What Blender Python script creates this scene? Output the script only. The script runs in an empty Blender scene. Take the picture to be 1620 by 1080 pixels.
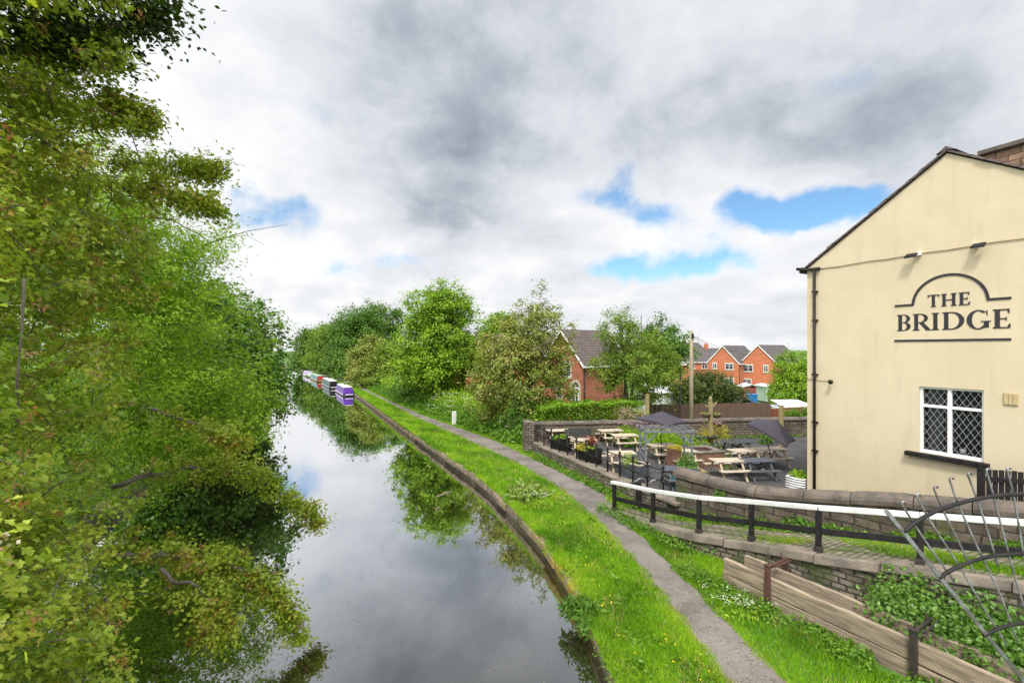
import bpy, math, random
import numpy as np
from mathutils import Vector, Matrix, noise as mnoise
R = math.radians
scene = bpy.context.scene
COL = scene.collection
random.seed(7)

# ---------------------------------------------------------------- survey frame
# eye 5.8 m above the water, lens 16 mm, turned 25.7 deg to the right of the canal axis (+Y)
EYE = 5.8
PSI = math.atan(347/720)
CS, SN = math.cos(PSI), math.sin(PSI)
def ray(px):
    return (SN*720 + CS*(px-810), CS*720 - SN*(px-810))
def on_level(px, py, z):          # the point at height z that a sighting (px, py) hits
    s = (EYE-z)/(py-552); a = ray(px)
    return Vector((a[0]*s, a[1]*s, z))
def at(px, depth, z=0.0):         # the point at a sighting px, so many metres ahead
    s = depth/720; a = ray(px)
    return Vector((a[0]*s, a[1]*s, z))
def zat(py, depth): return EYE - (py-552)*depth/720

# ---------------------------------------------------------------- node helpers
class NT:
    def __init__(s, tree): s.t = tree
    def n(s, typ, **kw):
        nd = s.t.nodes.new(typ)
        for k, v in kw.items(): setattr(nd, k, v)
        return nd
    def l(s, a, b): s.t.links.new(a, b)
    def put(s, sock, v):
        if hasattr(v, 'is_linked') or hasattr(v, 'node'): s.l(v, sock)
        else: sock.default_value = v
    def math(s, op, a, b=None, c=None, clamp=False):
        nd = s.n('ShaderNodeMath', operation=op, use_clamp=clamp)
        s.put(nd.inputs[0], a)
        if b is not None: s.put(nd.inputs[1], b)
        if c is not None: s.put(nd.inputs[2], c)
        return nd.outputs[0]
    def vm(s, op, a, b=None, sc=None):
        nd = s.n('ShaderNodeVectorMath', operation=op)
        s.put(nd.inputs[0], a)
        if b is not None: s.put(nd.inputs[1], b)
        if sc is not None: s.put(nd.inputs['Scale'], sc)
        return nd.outputs['Value'] if op in ('DOT_PRODUCT', 'LENGTH') else nd.outputs[0]
    def noise(s, vec, scale, detail=4, rough=.55, dist=0.0):
        nd = s.n('ShaderNodeTexNoise'); nd.inputs['Scale'].default_value = scale
        nd.inputs['Detail'].default_value = detail; nd.inputs['Roughness'].default_value = rough
        nd.inputs['Distortion'].default_value = dist
        if vec is not None: s.l(vec, nd.inputs['Vector'])
        return nd.outputs['Fac']
    def mix(s, f, a, b, blend='MIX'):
        nd = s.n('ShaderNodeMix', data_type='RGBA', blend_type=blend)
        s.put(nd.inputs[0], f); s.put(nd.inputs[6], a); s.put(nd.inputs[7], b)
        return nd.outputs[2]
    def ramp(s, f, stops, interp='LINEAR'):
        nd = s.n('ShaderNodeValToRGB'); cr = nd.color_ramp; cr.interpolation = interp
        while len(cr.elements) < len(stops): cr.elements.new(.5)
        for e, (p, c) in zip(cr.elements, stops): e.position = p; e.color = (*c, 1) if len(c) == 3 else c
        s.put(nd.inputs[0], f); return nd.outputs[0]
    def mr(s, v, a, b, c=0.0, d=1.0, smooth=True):
        nd = s.n('ShaderNodeMapRange', interpolation_type='SMOOTHSTEP' if smooth else 'LINEAR')
        s.put(nd.inputs[0], v)
        for i, x in enumerate((a, b, c, d)): s.put(nd.inputs[i+1], x)
        return nd.outputs[0]
    def bump(s, h, strength=.3, dist=.02):
        nd = s.n('ShaderNodeBump'); nd.inputs['Strength'].default_value = strength
        nd.inputs['Distance'].default_value = dist; s.l(h, nd.inputs['Height']); return nd.outputs[0]
def c4(c): return (*c, 1.0)
def new_mat(name):
    m = bpy.data.materials.new(name); m.use_nodes = True
    t = NT(m.node_tree); b = m.node_tree.nodes['Principled BSDF']
    return m, t, b
def objco(t): return t.n('ShaderNodeTexCoord').outputs['Object']
def pm(name, c1, c2=None, scale=4, rough=.7, bump=0, bscale=None, metal=0, spec=.4, stretch=None, detail=6, bd=.02):
    """two-tone noise material with optional bump"""
    m, t, b = new_mat(name)
    co = objco(t)
    if stretch:
        mp = t.n('ShaderNodeMapping'); mp.inputs['Scale'].default_value = stretch; t.l(co, mp.inputs[0]); co = mp.outputs[0]
    c2 = c2 or tuple(x*.75 for x in c1)
    f = t.noise(co, scale, detail, .6)
    f2 = t.mr(f, .32, .68)
    col = t.mix(f2, c4(c1), c4(c2))
    t.l(col, b.inputs['Base Color'])
    b.inputs['Roughness'].default_value = rough; b.inputs['Metallic'].default_value = metal
    b.inputs['Specular IOR Level'].default_value = spec
    if bump:
        t.l(t.bump(t.noise(co, bscale or scale*3, 5, .6), bump, bd), b.inputs['Normal'])
    return m
def brick_mat(name, c1, c2, mortar, w=.225, h=.075, ms=.01, axis='xy', rough=.85, distort=0, bump=.4, var=.35, moss=None, rnd=.5, bd=.012):
    """coursed masonry; axis picks the run of the courses"""
    m, t, b = new_mat(name)
    co = objco(t); sx = t.n('ShaderNodeSeparateXYZ'); t.l(co, sx.inputs[0])
    u = {'xy': t.math('ADD', sx.outputs[0], sx.outputs[1]), 'x': sx.outputs[0], 'y': sx.outputs[1]}[axis]
    cb = t.n('ShaderNodeCombineXYZ'); t.l(u, cb.inputs[0]); t.l(sx.outputs[2], cb.inputs[1])
    vec = cb.outputs[0]
    if distort:
        nz = t.n('ShaderNodeTexNoise'); nz.inputs['Scale'].default_value = 1.7; nz.inputs['Detail'].default_value = 3
        t.l(co, nz.inputs['Vector'])
        vec = t.vm('ADD', vec, t.vm('SCALE', t.vm('SUBTRACT', nz.outputs['Color'], (.5, .5, .5)), sc=distort))
    br = t.n('ShaderNodeTexBrick'); t.l(vec, br.inputs['Vector'])
    br.inputs['Scale'].default_value = 1; br.inputs['Brick Width'].default_value = w; br.inputs['Row Height'].default_value = h
    br.inputs['Mortar Size'].default_value = ms; br.inputs['Mortar Smooth'].default_value = .3
    br.inputs['Bias'].default_value = 0
    br.inputs['Color1'].default_value = c4(c1); br.inputs['Color2'].default_value = c4(c2); br.inputs['Mortar'].default_value = c4(mortar)
    n = t.noise(co, 2.2, 6, .65); n2 = t.noise(co, 14, 5, .6)
    k = t.mr(n, .3, .7, 1-var, 1+var*.5)
    cc = t.n('ShaderNodeCombineXYZ'); [t.l(k, cc.inputs[i]) for i in range(3)]
    col = t.mix(1.0, br.outputs['Color'], cc.outputs[0], 'MULTIPLY')
    col = t.mix(t.mr(n2, .35, .7, 0, .45), col, t.mix(1.0, col, (.45, .42, .4, 1), 'MULTIPLY'))
    if moss: col = t.mix(t.mr(t.noise(co, 1.3, 5, .7), .52, .66, 0, .75), col, c4(moss))
    t.l(col, b.inputs['Base Color']); b.inputs['Roughness'].default_value = rough
    b.inputs['Specular IOR Level'].default_value = .25
    hgt = t.math('SUBTRACT', t.math('MULTIPLY', n2, .6), br.outputs['Fac'])
    t.l(t.bump(hgt, bump, bd), b.inputs['Normal'])
    return m
def leaf_mat(name, cols, trans=.32, rough=.5, spec=.3):
    m, t, b = new_mat(name)
    at_ = t.n('ShaderNodeAttribute', attribute_name='tone')
    col = t.ramp(at_.outputs['Fac'], [(i/(len(cols)-1), c) for i, c in enumerate(cols)])
    t.l(col, b.inputs['Base Color']); b.inputs['Roughness'].default_value = rough
    b.inputs['Specular IOR Level'].default_value = spec
    tr = t.n('ShaderNodeBsdfTranslucent')
    t.l(t.mix(1.0, col, (1.15, 1.2, .5, 1), 'MULTIPLY'), tr.inputs[0])
    mx = t.n('ShaderNodeMixShader'); mx.inputs[0].default_value = trans
    t.l(b.outputs[0], mx.inputs[1]); t.l(tr.outputs[0], mx.inputs[2])
    t.l(mx.outputs[0], m.node_tree.nodes['Material Output'].inputs[0])
    return m

# ---------------------------------------------------------------- mesh builder
class MB:
    def __init__(s): s.v = []; s.f = []; s.sm = []
    def add(s, vs, fs, smooth=False):
        o = len(s.v); s.v += [tuple(p) for p in vs]
        for f in fs: s.f.append(tuple(o+i for i in f)); s.sm.append(smooth)
        return s
    def box(s, c, size, rz=0.0, M=None):
        x, y, z = (q/2 for q in size); m = M or Matrix.Rotation(rz, 3, 'Z'); c = Vector(c)
        vs = [c + m @ Vector((a*x, b*y, d*z)) for d in (-1, 1) for a, b in ((-1, -1), (1, -1), (1, 1), (-1, 1))]
        return s.add(vs, [(3, 2, 1, 0), (4, 5, 6, 7), (0, 1, 5, 4), (1, 2, 6, 5), (2, 3, 7, 6), (3, 0, 4, 7)])
    def bar(s, p0, p1, w, h=None, up=(0, 0, 1)):
        p0, p1 = Vector(p0), Vector(p1); d = p1-p0; L = d.length; d.normalize()
        up = Vector(up)
        if abs(d.dot(up)) > .98: up = Vector((1, 0, 0))
        x = d.cross(up).normalized(); z = x.cross(d)
        M = Matrix((x, d, z)).transposed()
        return s.box((p0+p1)/2, (w, L, h or w), M=M)
    def tube(s, pts, rad, n=8, caps=True, smooth=True):
        pts = [Vector(p) for p in pts]; k = len(pts)
        rad = [rad]*k if not hasattr(rad, '__len__') else rad
        vs = []; prev = None
        for i, p in enumerate(pts):
            d = (pts[min(i+1, k-1)]-pts[max(i-1, 0)])
            d = d.normalized() if d.length > 1e-9 else Vector((0, 0, 1))
            if prev is None:
                a = Vector((0, 0, 1)) if abs(d.z) < .9 else Vector((1, 0, 0))
                x = d.cross(a).normalized()
            else:
                x = (prev - d*prev.dot(d))
                x = x.normalized() if x.length > 1e-6 else d.orthogonal().normalized()
            prev = x; y = d.cross(x)
            for j in range(n):
                t = 2*math.pi*j/n; vs.append(p + (x*math.cos(t)+y*math.sin(t))*rad[i])
        fs = [(i*n+j, i*n+(j+1) % n, (i+1)*n+(j+1) % n, (i+1)*n+j) for i in range(k-1) for j in range(n)]
        if caps: fs += [tuple(range(n-1, -1, -1)), tuple((k-1)*n+j for j in range(n))]
        return s.add(vs, fs, smooth)
    def prism(s, poly, off):
        off = Vector(off); poly = [Vector(p) for p in poly]; n = len(poly)
        vs = poly + [p+off for p in poly]
        return s.add(vs, [tuple(range(n-1, -1, -1)), tuple(range(n, 2*n))] + [(i, (i+1) % n, n+(i+1) % n, n+i) for i in range(n)])
    def lathe(s, prof, c, n=12, smooth=True):
        c = Vector(c); k = len(prof)
        vs = [c+Vector((r*math.cos(2*math.pi*j/n), r*math.sin(2*math.pi*j/n), z)) for r, z in prof for j in range(n)]
        fs = [(i*n+j, i*n+(j+1) % n, (i+1)*n+(j+1) % n, (i+1)*n+j) for i in range(k-1) for j in range(n)]
        fs += [tuple(range(n-1, -1, -1)), tuple((k-1)*n+j for j in range(n))]
        return s.add(vs, fs, smooth)
    def sweep(s, rows, close_ends=True, smooth=False):
        """rows: list of equal-length closed cross-sections"""
        n = len(rows[0]); vs = [p for r in rows for p in r]
        fs = [(i*n+j, i*n+(j+1) % n, (i+1)*n+(j+1) % n, (i+1)*n+j) for i in range(len(rows)-1) for j in range(n)]
        if close_ends: fs += [tuple(range(n-1, -1, -1)), tuple((len(rows)-1)*n+j for j in range(n))]
        return s.add(vs, fs, smooth)
    def sheet(s, rows, smooth=True):
        n = len(rows[0]); vs = [p for r in rows for p in r]
        return s.add(vs, [(i*n+j, i*n+j+1, (i+1)*n+j+1, (i+1)*n+j) for i in range(len(rows)-1) for j in range(n-1)], smooth)

def wloc(o):
    m = Matrix.Identity(4)
    while o is not None: m = Matrix.LocRotScale(o.location, o.rotation_euler, None) @ m; o = o.parent
    return m
def obj(name, mb, mat, parent=None, world=False, bev=0):
    """link mb as ONE mesh object; world=True: its vertices are in world space"""
    me = bpy.data.meshes.new(name)
    vs = mb.v
    if world and parent is not None:
        iv = wloc(parent).inverted(); vs = [tuple(iv @ Vector(p)) for p in vs]
    me.from_pydata(vs, [], mb.f); me.update()
    me.polygons.foreach_set('use_smooth', mb.sm)
    me.materials.append(mat)
    o = bpy.data.objects.new(name, me); COL.objects.link(o); o.parent = parent
    if bev:
        b = o.modifiers.new('Bevel', 'BEVEL'); b.width = bev; b.segments = 2; b.limit_method = 'ANGLE'
    return o
def tag(o, label=None, cat=None, group=None, kind=None):
    if label: o['label'] = label
    if cat: o['category'] = cat
    if group: o['group'] = group
    if kind: o['kind'] = kind
    return o
def thing(name, label, cat, loc=(0, 0, 0), rz=0.0, group=None):
    o = bpy.data.objects.new(name, None); COL.objects.link(o); o.location = loc; o.rotation_euler = (0, 0, rz)
    o.empty_display_size = .2
    return tag(o, label, cat, group)
def kids(o): return [c for c in COL.objects if c.parent == o]
def dup(o, loc, rz, label, parent=None):
    c = o.copy(); COL.objects.link(c); c.parent = parent
    if parent is None: c.location = loc; c.rotation_euler = (0, 0, rz); c['label'] = label
    for ch in kids(o): dup(ch, None, None, None, c)
    return c
def struct(name, mb, mat, label, cat): return tag(obj(name, mb, mat), label, cat, None, 'structure')

def mesh_np(name, V, faces, mat, parent=None, tone=None, world=True, smooth=False):
    me = bpy.data.meshes.new(name)
    if world and parent is not None:
        iv = np.array(wloc(parent).inverted()); V = V @ iv[:3, :3].T + iv[:3, 3]
    me.vertices.add(len(V)); me.vertices.foreach_set('co', V.astype(np.float32).ravel())
    idx = np.concatenate([f.ravel() for f in faces]); cnt = np.concatenate([np.full(len(f), f.shape[1], np.int32) for f in faces])
    st = np.concatenate([[0], np.cumsum(cnt)[:-1]])
    me.loops.add(len(idx)); me.loops.foreach_set('vertex_index', idx.astype(np.int32))
    me.polygons.add(len(cnt)); me.polygons.foreach_set('loop_start', st.astype(np.int32))
    if smooth: me.polygons.foreach_set('use_smooth', np.ones(len(cnt), bool))
    if tone is not None:
        a = me.attributes.new('tone', 'FLOAT', 'POINT'); a.data.foreach_set('value', tone.astype(np.float32))
    me.update(calc_edges=True); me.materials.append(mat)
    o = bpy.data.objects.new(name, me); COL.objects.link(o); o.parent = parent
    return o

# ---------------------------------------------------------------- foliage
TPL = {
 'quad': (np.array([(0, 0, 0), (.36, .5, .09), (0, 1, -.04), (-.36, .5, .09)]), [(0, 1, 2), (0, 2, 3)]),
 'oval': (np.array([(0, 0, 0), (.27, .3, .08), (.26, .66, .06), (0, 1, -.06), (-.26, .66, .06), (-.27, .3, .08)]), [(0, 1, 2, 3), (0, 3, 4, 5)]),
 'slim': (np.array([(0, 0, 0), (.16, .45, .05), (0, 1, -.1), (-.16, .45, .05)]), [(0, 1, 2), (0, 2, 3)]),
 'lobed': (np.array([(0, 0, 0), (.10, .28, .03), (.36, .50, .09), (.30, .66, .08), (.17, .64, .04), (.21, .88, .05), (0, 1, -.07),
                     (-.19, .90, .05), (-.16, .66, .04), (-.33, .62, .08), (-.34, .46, .09), (-.10, .26, .03)]),
           [(0, 1, 2, 3, 4, 5, 6), (0, 6, 7, 8, 9, 10, 11)]),
 'petal': (np.array([(-.5, -.3, 0), (.5, -.3, .1), (.5, .4, 0), (-.4, .5, .12)]), [(0, 1, 2, 3)]),
}
def unit(a): return a/np.maximum(np.linalg.norm(a, axis=1, keepdims=True), 1e-9)
def leafmesh(name, P, N, D, S, tone, tpl, mat, parent=None):
    T, F = TPL[tpl]; n = len(P); k = len(T)
    N = unit(N); D = unit(D - N*(D*N).sum(1, keepdims=True)); X = np.cross(D, N)
    V = P[:, None, :] + S[:, None, None]*(T[None, :, 0:1]*X[:, None] + T[None, :, 1:2]*D[:, None] + T[None, :, 2:3]*N[:, None])
    base = (np.arange(n)*k)[:, None]
    by = {}
    for f in F: by.setdefault(len(f), []).append(f)
    faces = [np.concatenate([base+np.array(f)[None] for f in fs]) for fs in by.values()]
    return mesh_np(name, V.reshape(-1, 3), faces, mat, parent, np.repeat(np.clip(tone, 0, 1), k))
def nz3(p, f, seed): return mnoise.noise(Vector((p[0]*f+seed*3.1, p[1]*f-seed*1.7, p[2]*f+seed*.9)))

def tree(name, label, cat, base, trunk_r, blobs, n, per, leaf, mat, bark, tpl='quad', spread=.35, limbs=7, seed=1,
         group=None, gap=-.22, zmin=.3, droop=.1, sprays=(), blossom=None, twig_r=.012, fork=.35, stems=1, show_limbs=(), lob=1.0, tonebias=0.0):
    """trunk, limbs and twigs reaching leaf clusters; crown envelope = noisy ellipsoids (center, radii)"""
    rng = np.random.default_rng(seed); base = np.array(base, float)
    t = thing(name, label, cat, tuple(base), 0, group)
    vol = np.array([b[1][0]*b[1][1]*b[1][2] for b in blobs]); vol = vol**.75/np.sum(vol**.75)
    C = []; O = []; tries = 0
    while len(C) < n and tries < n*12:
        tries += 1
        b = blobs[rng.choice(len(blobs), p=vol)]
        d = rng.normal(size=3); d /= np.linalg.norm(d)
        k = 1 + lob*(.30*nz3(d, 1.9, seed) + .16*nz3(d, 4.5, seed+5))
        rr = rng.uniform(.05, 1)**.42 * k
        p = np.array(b[0]) + d*np.array(b[1])*rr
        if p[2] < zmin + .25*rng.random(): continue
        if nz3(p, 1.1/max(spread*2.2, .3), seed+9) < gap: continue
        C.append(p); O.append(d)
    C = np.array(C); O = np.array(O)
    # limbs: spread over the crown
    top = np.array([np.mean([b[0][0] for b in blobs]), np.mean([b[0][1] for b in blobs]), max(b[0][2]+b[1][2]*.55 for b in blobs)])
    nodes = []; wood = MB()
    H = top-base
    for sidx in range(stems):
        off = np.array([rng.uniform(-.25, .25), rng.uniform(-.25, .25), 0])*(stems > 1)
        lean = rng.normal(size=3)*np.array([.35, .35, 0])*(stems > 1)*np.linalg.norm(H)*.25
        pts = []
        for i in range(9):
            q = i/8; w = np.array([rng.normal()*.06, rng.normal()*.06, 0])*np.linalg.norm(H)*.25*q
            pts.append(base+off + H*np.array([q**1.5, q**1.5, q]) + lean*q + w)
        rad = [trunk_r/math.sqrt(stems)*(1.25 if i == 0 else 1)*(1-.9*i/8) + .01 for i in range(9)]
        wood.tube(pts, rad, 9)
        for i, p in enumerate(pts):
            if i/8 > fork*.8: nodes.append((p, rad[i]))
    trunk_nodes = list(nodes)
    tgt = [C[rng.integers(len(C))]]
    while len(tgt) < limbs:
        cand = C[rng.integers(len(C), size=14)]
        dm = np.min(np.linalg.norm(cand[:, None]-np.array(tgt)[None], axis=2), axis=1); tgt.append(cand[np.argmax(dm)])
    for g in tgt:
        best = min(trunk_nodes, key=lambda q: np.linalg.norm(q[0]-g) + 1.5*max(0, q[0][2]-g[2]))
        a = best[0]; v = g-a; L = np.linalg.norm(v)
        pts = []; rad = []
        for i in range(8):
            q = i/7
            p = a + v*q*.93 + np.array([0, 0, 1])*L*(.16*math.sin(q*math.pi) - droop*q*q) + rng.normal(size=3)*L*.025*(q > 0)
            pts.append(p); rad.append(max(.008, min(best[1]*.75, trunk_r*.5)*(1-q)**.9+.008))
        wood.tube(pts, rad, 6)
        nodes += [(pts[i], rad[i]) for i in range(2, 8)]
    for sp in sprays:
        pl = [np.array(p, float) for p in sp[0]]; fine = []
        for i in range(len(pl)-1):
            for q in np.linspace(0, 1, 7)[:-1]: fine.append(pl[i]*(1-q)+pl[i+1]*q + rng.normal(size=3)*.03)
        fine.append(pl[-1]); m = len(fine)
        rad = [sp[3]*(1-i/m)+.006 for i in range(m)]; wood.tube(fine, rad, 6)
        nodes += [(fine[i], rad[i]) for i in range(m)]
        ex = []
        for _ in range(sp[2]):
            q = rng.uniform(.18, 1)*(m-1); i = int(q); p = fine[i] + rng.normal(size=3)*sp[1]*(1.0-.72*q/m)*np.array([.8, .8, .65])
            ex.append(p)
        C = np.vstack([C, np.array(ex)]); O = np.vstack([O, unit(rng.normal(size=(len(ex), 3))+np.array([0, 0, .4]))])
    for sl in show_limbs: wood.tube(sl[0], sl[1], 6)
    # twigs grow from the nearest wood, which may be an earlier twig
    n0 = len(nodes); NP = np.zeros((n0+2*len(C), 3)); NP[:n0] = [q[0] for q in nodes]; cntn = n0
    d0 = np.min(np.linalg.norm(C[:, None]-NP[None, :n0:2], axis=2), axis=1); order = np.argsort(d0); C = C[order]; O = O[order]
    tw = []; NR = [q[1] for q in nodes] + [twig_r*1.5]*(2*len(C))
    for i in range(len(C)):
        d = np.linalg.norm(NP[:cntn]-C[i], axis=1) + .5*np.maximum(0, NP[:cntn, 2]-C[i, 2]+.1)
        j = int(np.argmin(d)); a = NP[j]; v = C[i]-a; L = np.linalg.norm(v)
        mid = a + v*.55 + np.array([0, 0, .13*L]) + rng.normal(size=3)*.05*L
        tw.append((a, mid, C[i])); NP[cntn] = mid; NP[cntn+1] = C[i]; cntn += 2
        wood.tube([a, mid, C[i]], [min(twig_r*1.6, .4*NR[j]+.003), twig_r, twig_r*.35], 3, caps=False)
    obj('trunk', wood, bark, t, world=True)
    # leaves: half along the outer twig, half in a loose tuft
    m = len(C); ntot = m*per
    ci = np.repeat(np.arange(m), per); A = np.array([x[1] for x in tw])[ci]; B = C[ci]
    q = rng.uniform(.2, 1.1, ntot)[:, None]
    size = spread*rng.uniform(.7, 1.3, m)[ci][:, None]
    P = np.where(rng.random(ntot)[:, None] < .45, A*(1-q)+B*q + rng.normal(size=(ntot, 3))*size*.3,
                 B + rng.normal(size=(ntot, 3))*size*np.array([.75, .75, .5]))
    N = O[ci]*.45 + np.array([0, 0, .75]) + rng.normal(size=(ntot, 3))*.55
    D = O[ci]*.5 + rng.normal(size=(ntot, 3))*.8 + np.array([0, 0, -.35])
    S = leaf*rng.uniform(.65, 1.25, ntot)
    tone = rng.random(m)[ci]*.45 + rng.random(ntot)*.35 + .1 + tonebias + .25*np.array([nz3(c, .5, seed+3) for c in C])[ci]
    leafmesh('crown', P, N, D, S, tone, tpl, mat, t)
    if blossom:
        bm, frac, cnt, bs = blossom
        sel = np.array([i for i in range(m) if rng.random() < frac*(1.6*max(0, nz3(C[i], .55, seed+20)+.35))])
        ci = np.repeat(sel, cnt); k = len(ci)
        cc = C[sel] + rng.normal(size=(len(sel), 3))*spread*.45
        cen = np.repeat(cc, cnt, axis=0)
        P = cen + rng.normal(size=(k, 3))*bs*1.7
        N = O[ci]*.5+np.array([0, 0, .7])+rng.normal(size=(k, 3))*.6
        leafmesh('blossom', P, N, rng.normal(size=(k, 3)), bs*rng.uniform(.6, 1.2, k), np.repeat(rng.random(len(sel)), cnt)*.7+rng.random(k)*.3, 'petal', bm, t)
    return t

def herb(name, label, cat, pts, h, r, per, leaf, mat, tpl='oval', seed=1, parent=None, kind=None, up=.5, group=None):
    """low leafy growth: each point carries a dome of leaves"""
    rng = np.random.default_rng(seed); pts = np.asarray(pts, float); m = len(pts)
    hh = h*rng.uniform(.45, 1.15, m); ci = np.repeat(np.arange(m), per); k = len(ci)
    a = rng.uniform(0, 2*np.pi, k); rad = np.sqrt(rng.random(k))*r; zz = rng.random(k)**.7*hh[ci]*np.sqrt(np.maximum(.05, 1-(rad/r*.85)**2))
    P = pts[ci] + np.stack([np.cos(a)*rad, np.sin(a)*rad, zz], 1)
    N = np.stack([np.cos(a)*.5, np.sin(a)*.5, np.ones(k)*up], 1) + rng.normal(size=(k, 3))*.45
    D = np.stack([np.cos(a), np.sin(a), np.full(k, .1)], 1) + rng.normal(size=(k, 3))*.6
    tone = rng.random(m)[ci]*.5+rng.random(k)*.4+.05
    o = leafmesh(name, P, N, D, leaf*rng.uniform(.6, 1.3, k), tone, tpl, mat, parent)
    return tag(o, label, cat, group, kind)
def umbels(name, label, cat, pts, hts, mat, parent=None, seed=1, n=16, s=.035, rad=.05, kind='stuff'):
    rng = np.random.default_rng(seed); pts = np.asarray(pts, float); m = len(pts); ci = np.repeat(np.arange(m), n); k = len(ci)
    P = pts[ci] + np.stack([rng.normal(size=k)*rad, rng.normal(size=k)*rad, np.asarray(hts)[ci]+rng.normal(size=k)*.015], 1)
    N = np.array([0, 0, 1.])+rng.normal(size=(k, 3))*.35
    o = leafmesh(name, P, N, rng.normal(size=(k, 3)), s*rng.uniform(.5, 1.1, k), rng.random(k), 'petal', mat, parent)
    return tag(o, label, cat, None, kind)
def blades(name, label, pts, h, w, mat, seed=1, lean=.45):
    rng = np.random.default_rng(seed); pts = np.asarray(pts, float); n = len(pts)
    h = np.broadcast_to(h, (n,))*rng.uniform(.45, 1.25, n); a = rng.uniform(0, 2*np.pi, n); b = rng.uniform(0, 2*np.pi, n)
    X = np.stack([np.cos(a), np.sin(a), np.zeros(n)], 1)*(np.broadcast_to(w, (n,))*rng.uniform(.6, 1.3, n))[:, None]
    L = np.stack([np.cos(b), np.sin(b), np.zeros(n)], 1)*(h*lean*rng.uniform(.2, 1.5, n))[:, None]
    Z = np.zeros((n, 3)); Z[:, 2] = h
    V = np.stack([pts-X, pts+X, pts+X*.7+L*.3+Z*.6, pts-X*.7+L*.3+Z*.6, pts+L+Z*np.array([1, 1, .93])], 1).reshape(-1, 3)
    i = (np.arange(n)*5)[:, None]
    tone = np.repeat(np.clip(rng.random(n)*.5+.22+.6*np.array([mnoise.noise(Vector((p[0]*.8, p[1]*.6, 3)))+.4*mnoise.noise(Vector((p[0]*3, p[1]*2.6, 5))) for p in pts]), 0, 1), 5)
    return tag(mesh_np(name, V, [i+np.array([[0, 1, 2, 3]]), i+np.array([[3, 2, 4]])], mat, None, tone), label, 'grass', None, 'stuff')
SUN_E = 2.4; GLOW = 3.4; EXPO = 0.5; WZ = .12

# ================================================================ camera, sun, sky
cam_d = bpy.data.cameras.new('camera'); cam_d.sensor_width = 36; cam_d.lens = 16.0; cam_d.shift_y = 12/1620
cam_d.clip_end = 6000; cam_d.clip_start = .05
cam = bpy.data.objects.new('camera', cam_d); COL.objects.link(cam)
cam.location = (0, 0, EYE); cam.rotation_euler = (math.pi/2, 0, -PSI); scene.camera = cam
scene.view_settings.view_transform = 'Standard'; scene.view_settings.look = 'None'
scene.view_settings.exposure = EXPO; scene.view_settings.gamma = 1
SUN_AZ, SUN_EL = R(226), R(54)         # azimuth clockwise from +Y: behind and left of the viewer
sd = Vector((math.sin(SUN_AZ)*math.cos(SUN_EL), math.cos(SUN_AZ)*math.cos(SUN_EL), math.sin(SUN_EL)))
sl = bpy.data.lights.new('sun', 'SUN'); sl.energy = SUN_E; sl.angle = R(10); sl.color = (1, .95, .86)
so = bpy.data.objects.new('sun', sl); COL.objects.link(so); so.rotation_euler = sd.to_track_quat('Z', 'Y').to_euler()
so.location = (0, 0, 60)

w = bpy.data.worlds.new('World'); scene.world = w; w.use_nodes = True
t = NT(w.node_tree); bg = w.node_tree.nodes['Background']
dirv = t.n('ShaderNodeTexCoord').outputs['Generated']
sx = t.n('ShaderNodeSeparateXYZ'); t.l(dirv, sx.inputs[0])
den = t.math('ADD', t.math('MAXIMUM', sx.outputs[2], 0.0), .30)
q = t.n('ShaderNodeCombineXYZ'); t.l(t.math('DIVIDE', sx.outputs[0], den), q.inputs[0]); t.l(t.math('DIVIDE', sx.outputs[1], den), q.inputs[1])
qv = q.outputs[0]
n_big = t.noise(qv, .75, 7, .55, .25)
n_mid = t.noise(qv, 2.3, 10, .62, .5)
n_fin = t.noise(dirv, 5.0, 12, .62, .0)
n_bil = t.math('ABSOLUTE', t.math('SUBTRACT', t.noise(qv, 1.7, 9, .56, .15), .5))
warp = t.n('ShaderNodeTexNoise'); warp.inputs['Scale'].default_value = 3.2; warp.inputs['Detail'].default_value = 6; t.l(dirv, warp.inputs['Vector'])
dw = t.vm('ADD', dirv, t.vm('SCALE', t.vm('SUBTRACT', warp.outputs['Color'], (.5, .5, .5)), sc=.24))
def skyblob(px, py, rx, ry, ang=0.0):
    """soft elliptical region of the cloud deck round one bearing and elevation"""
    a = ray(px); g = Vector((a[0], a[1], -(py-552))).normalized()
    e1 = g.cross(Vector((0, 0, 1))).normalized(); e2 = e1.cross(g)
    c, s_ = math.cos(R(ang)), math.sin(R(ang)); e1, e2 = e1*c+e2*s_, e2*c-e1*s_
    k = 720*math.sqrt(1+((px-810)/720)**2+((py-552)/720)**2)
    u = t.math('MULTIPLY', t.vm('DOT_PRODUCT', dw, tuple(e1)), k/rx); v = t.math('MULTIPLY', t.vm('DOT_PRODUCT', dw, tuple(e2)), k/ry)
    r2 = t.math('ADD', t.math('MULTIPLY', u, u), t.math('MULTIPLY', v, v))
    front = t.math('GREATER_THAN', t.vm('DOT_PRODUCT', dirv, tuple(g)), 0.2)
    return t.math('MULTIPLY', t.math('POWER', 2.718, t.math('MULTIPLY', r2, -1.0)), front)
def addup(lst):
    acc = None
    for s_, b in lst:
        v = t.math('MULTIPLY', b, s_); acc = v if acc is None else t.math('ADD', acc, v)
    return acc
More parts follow.
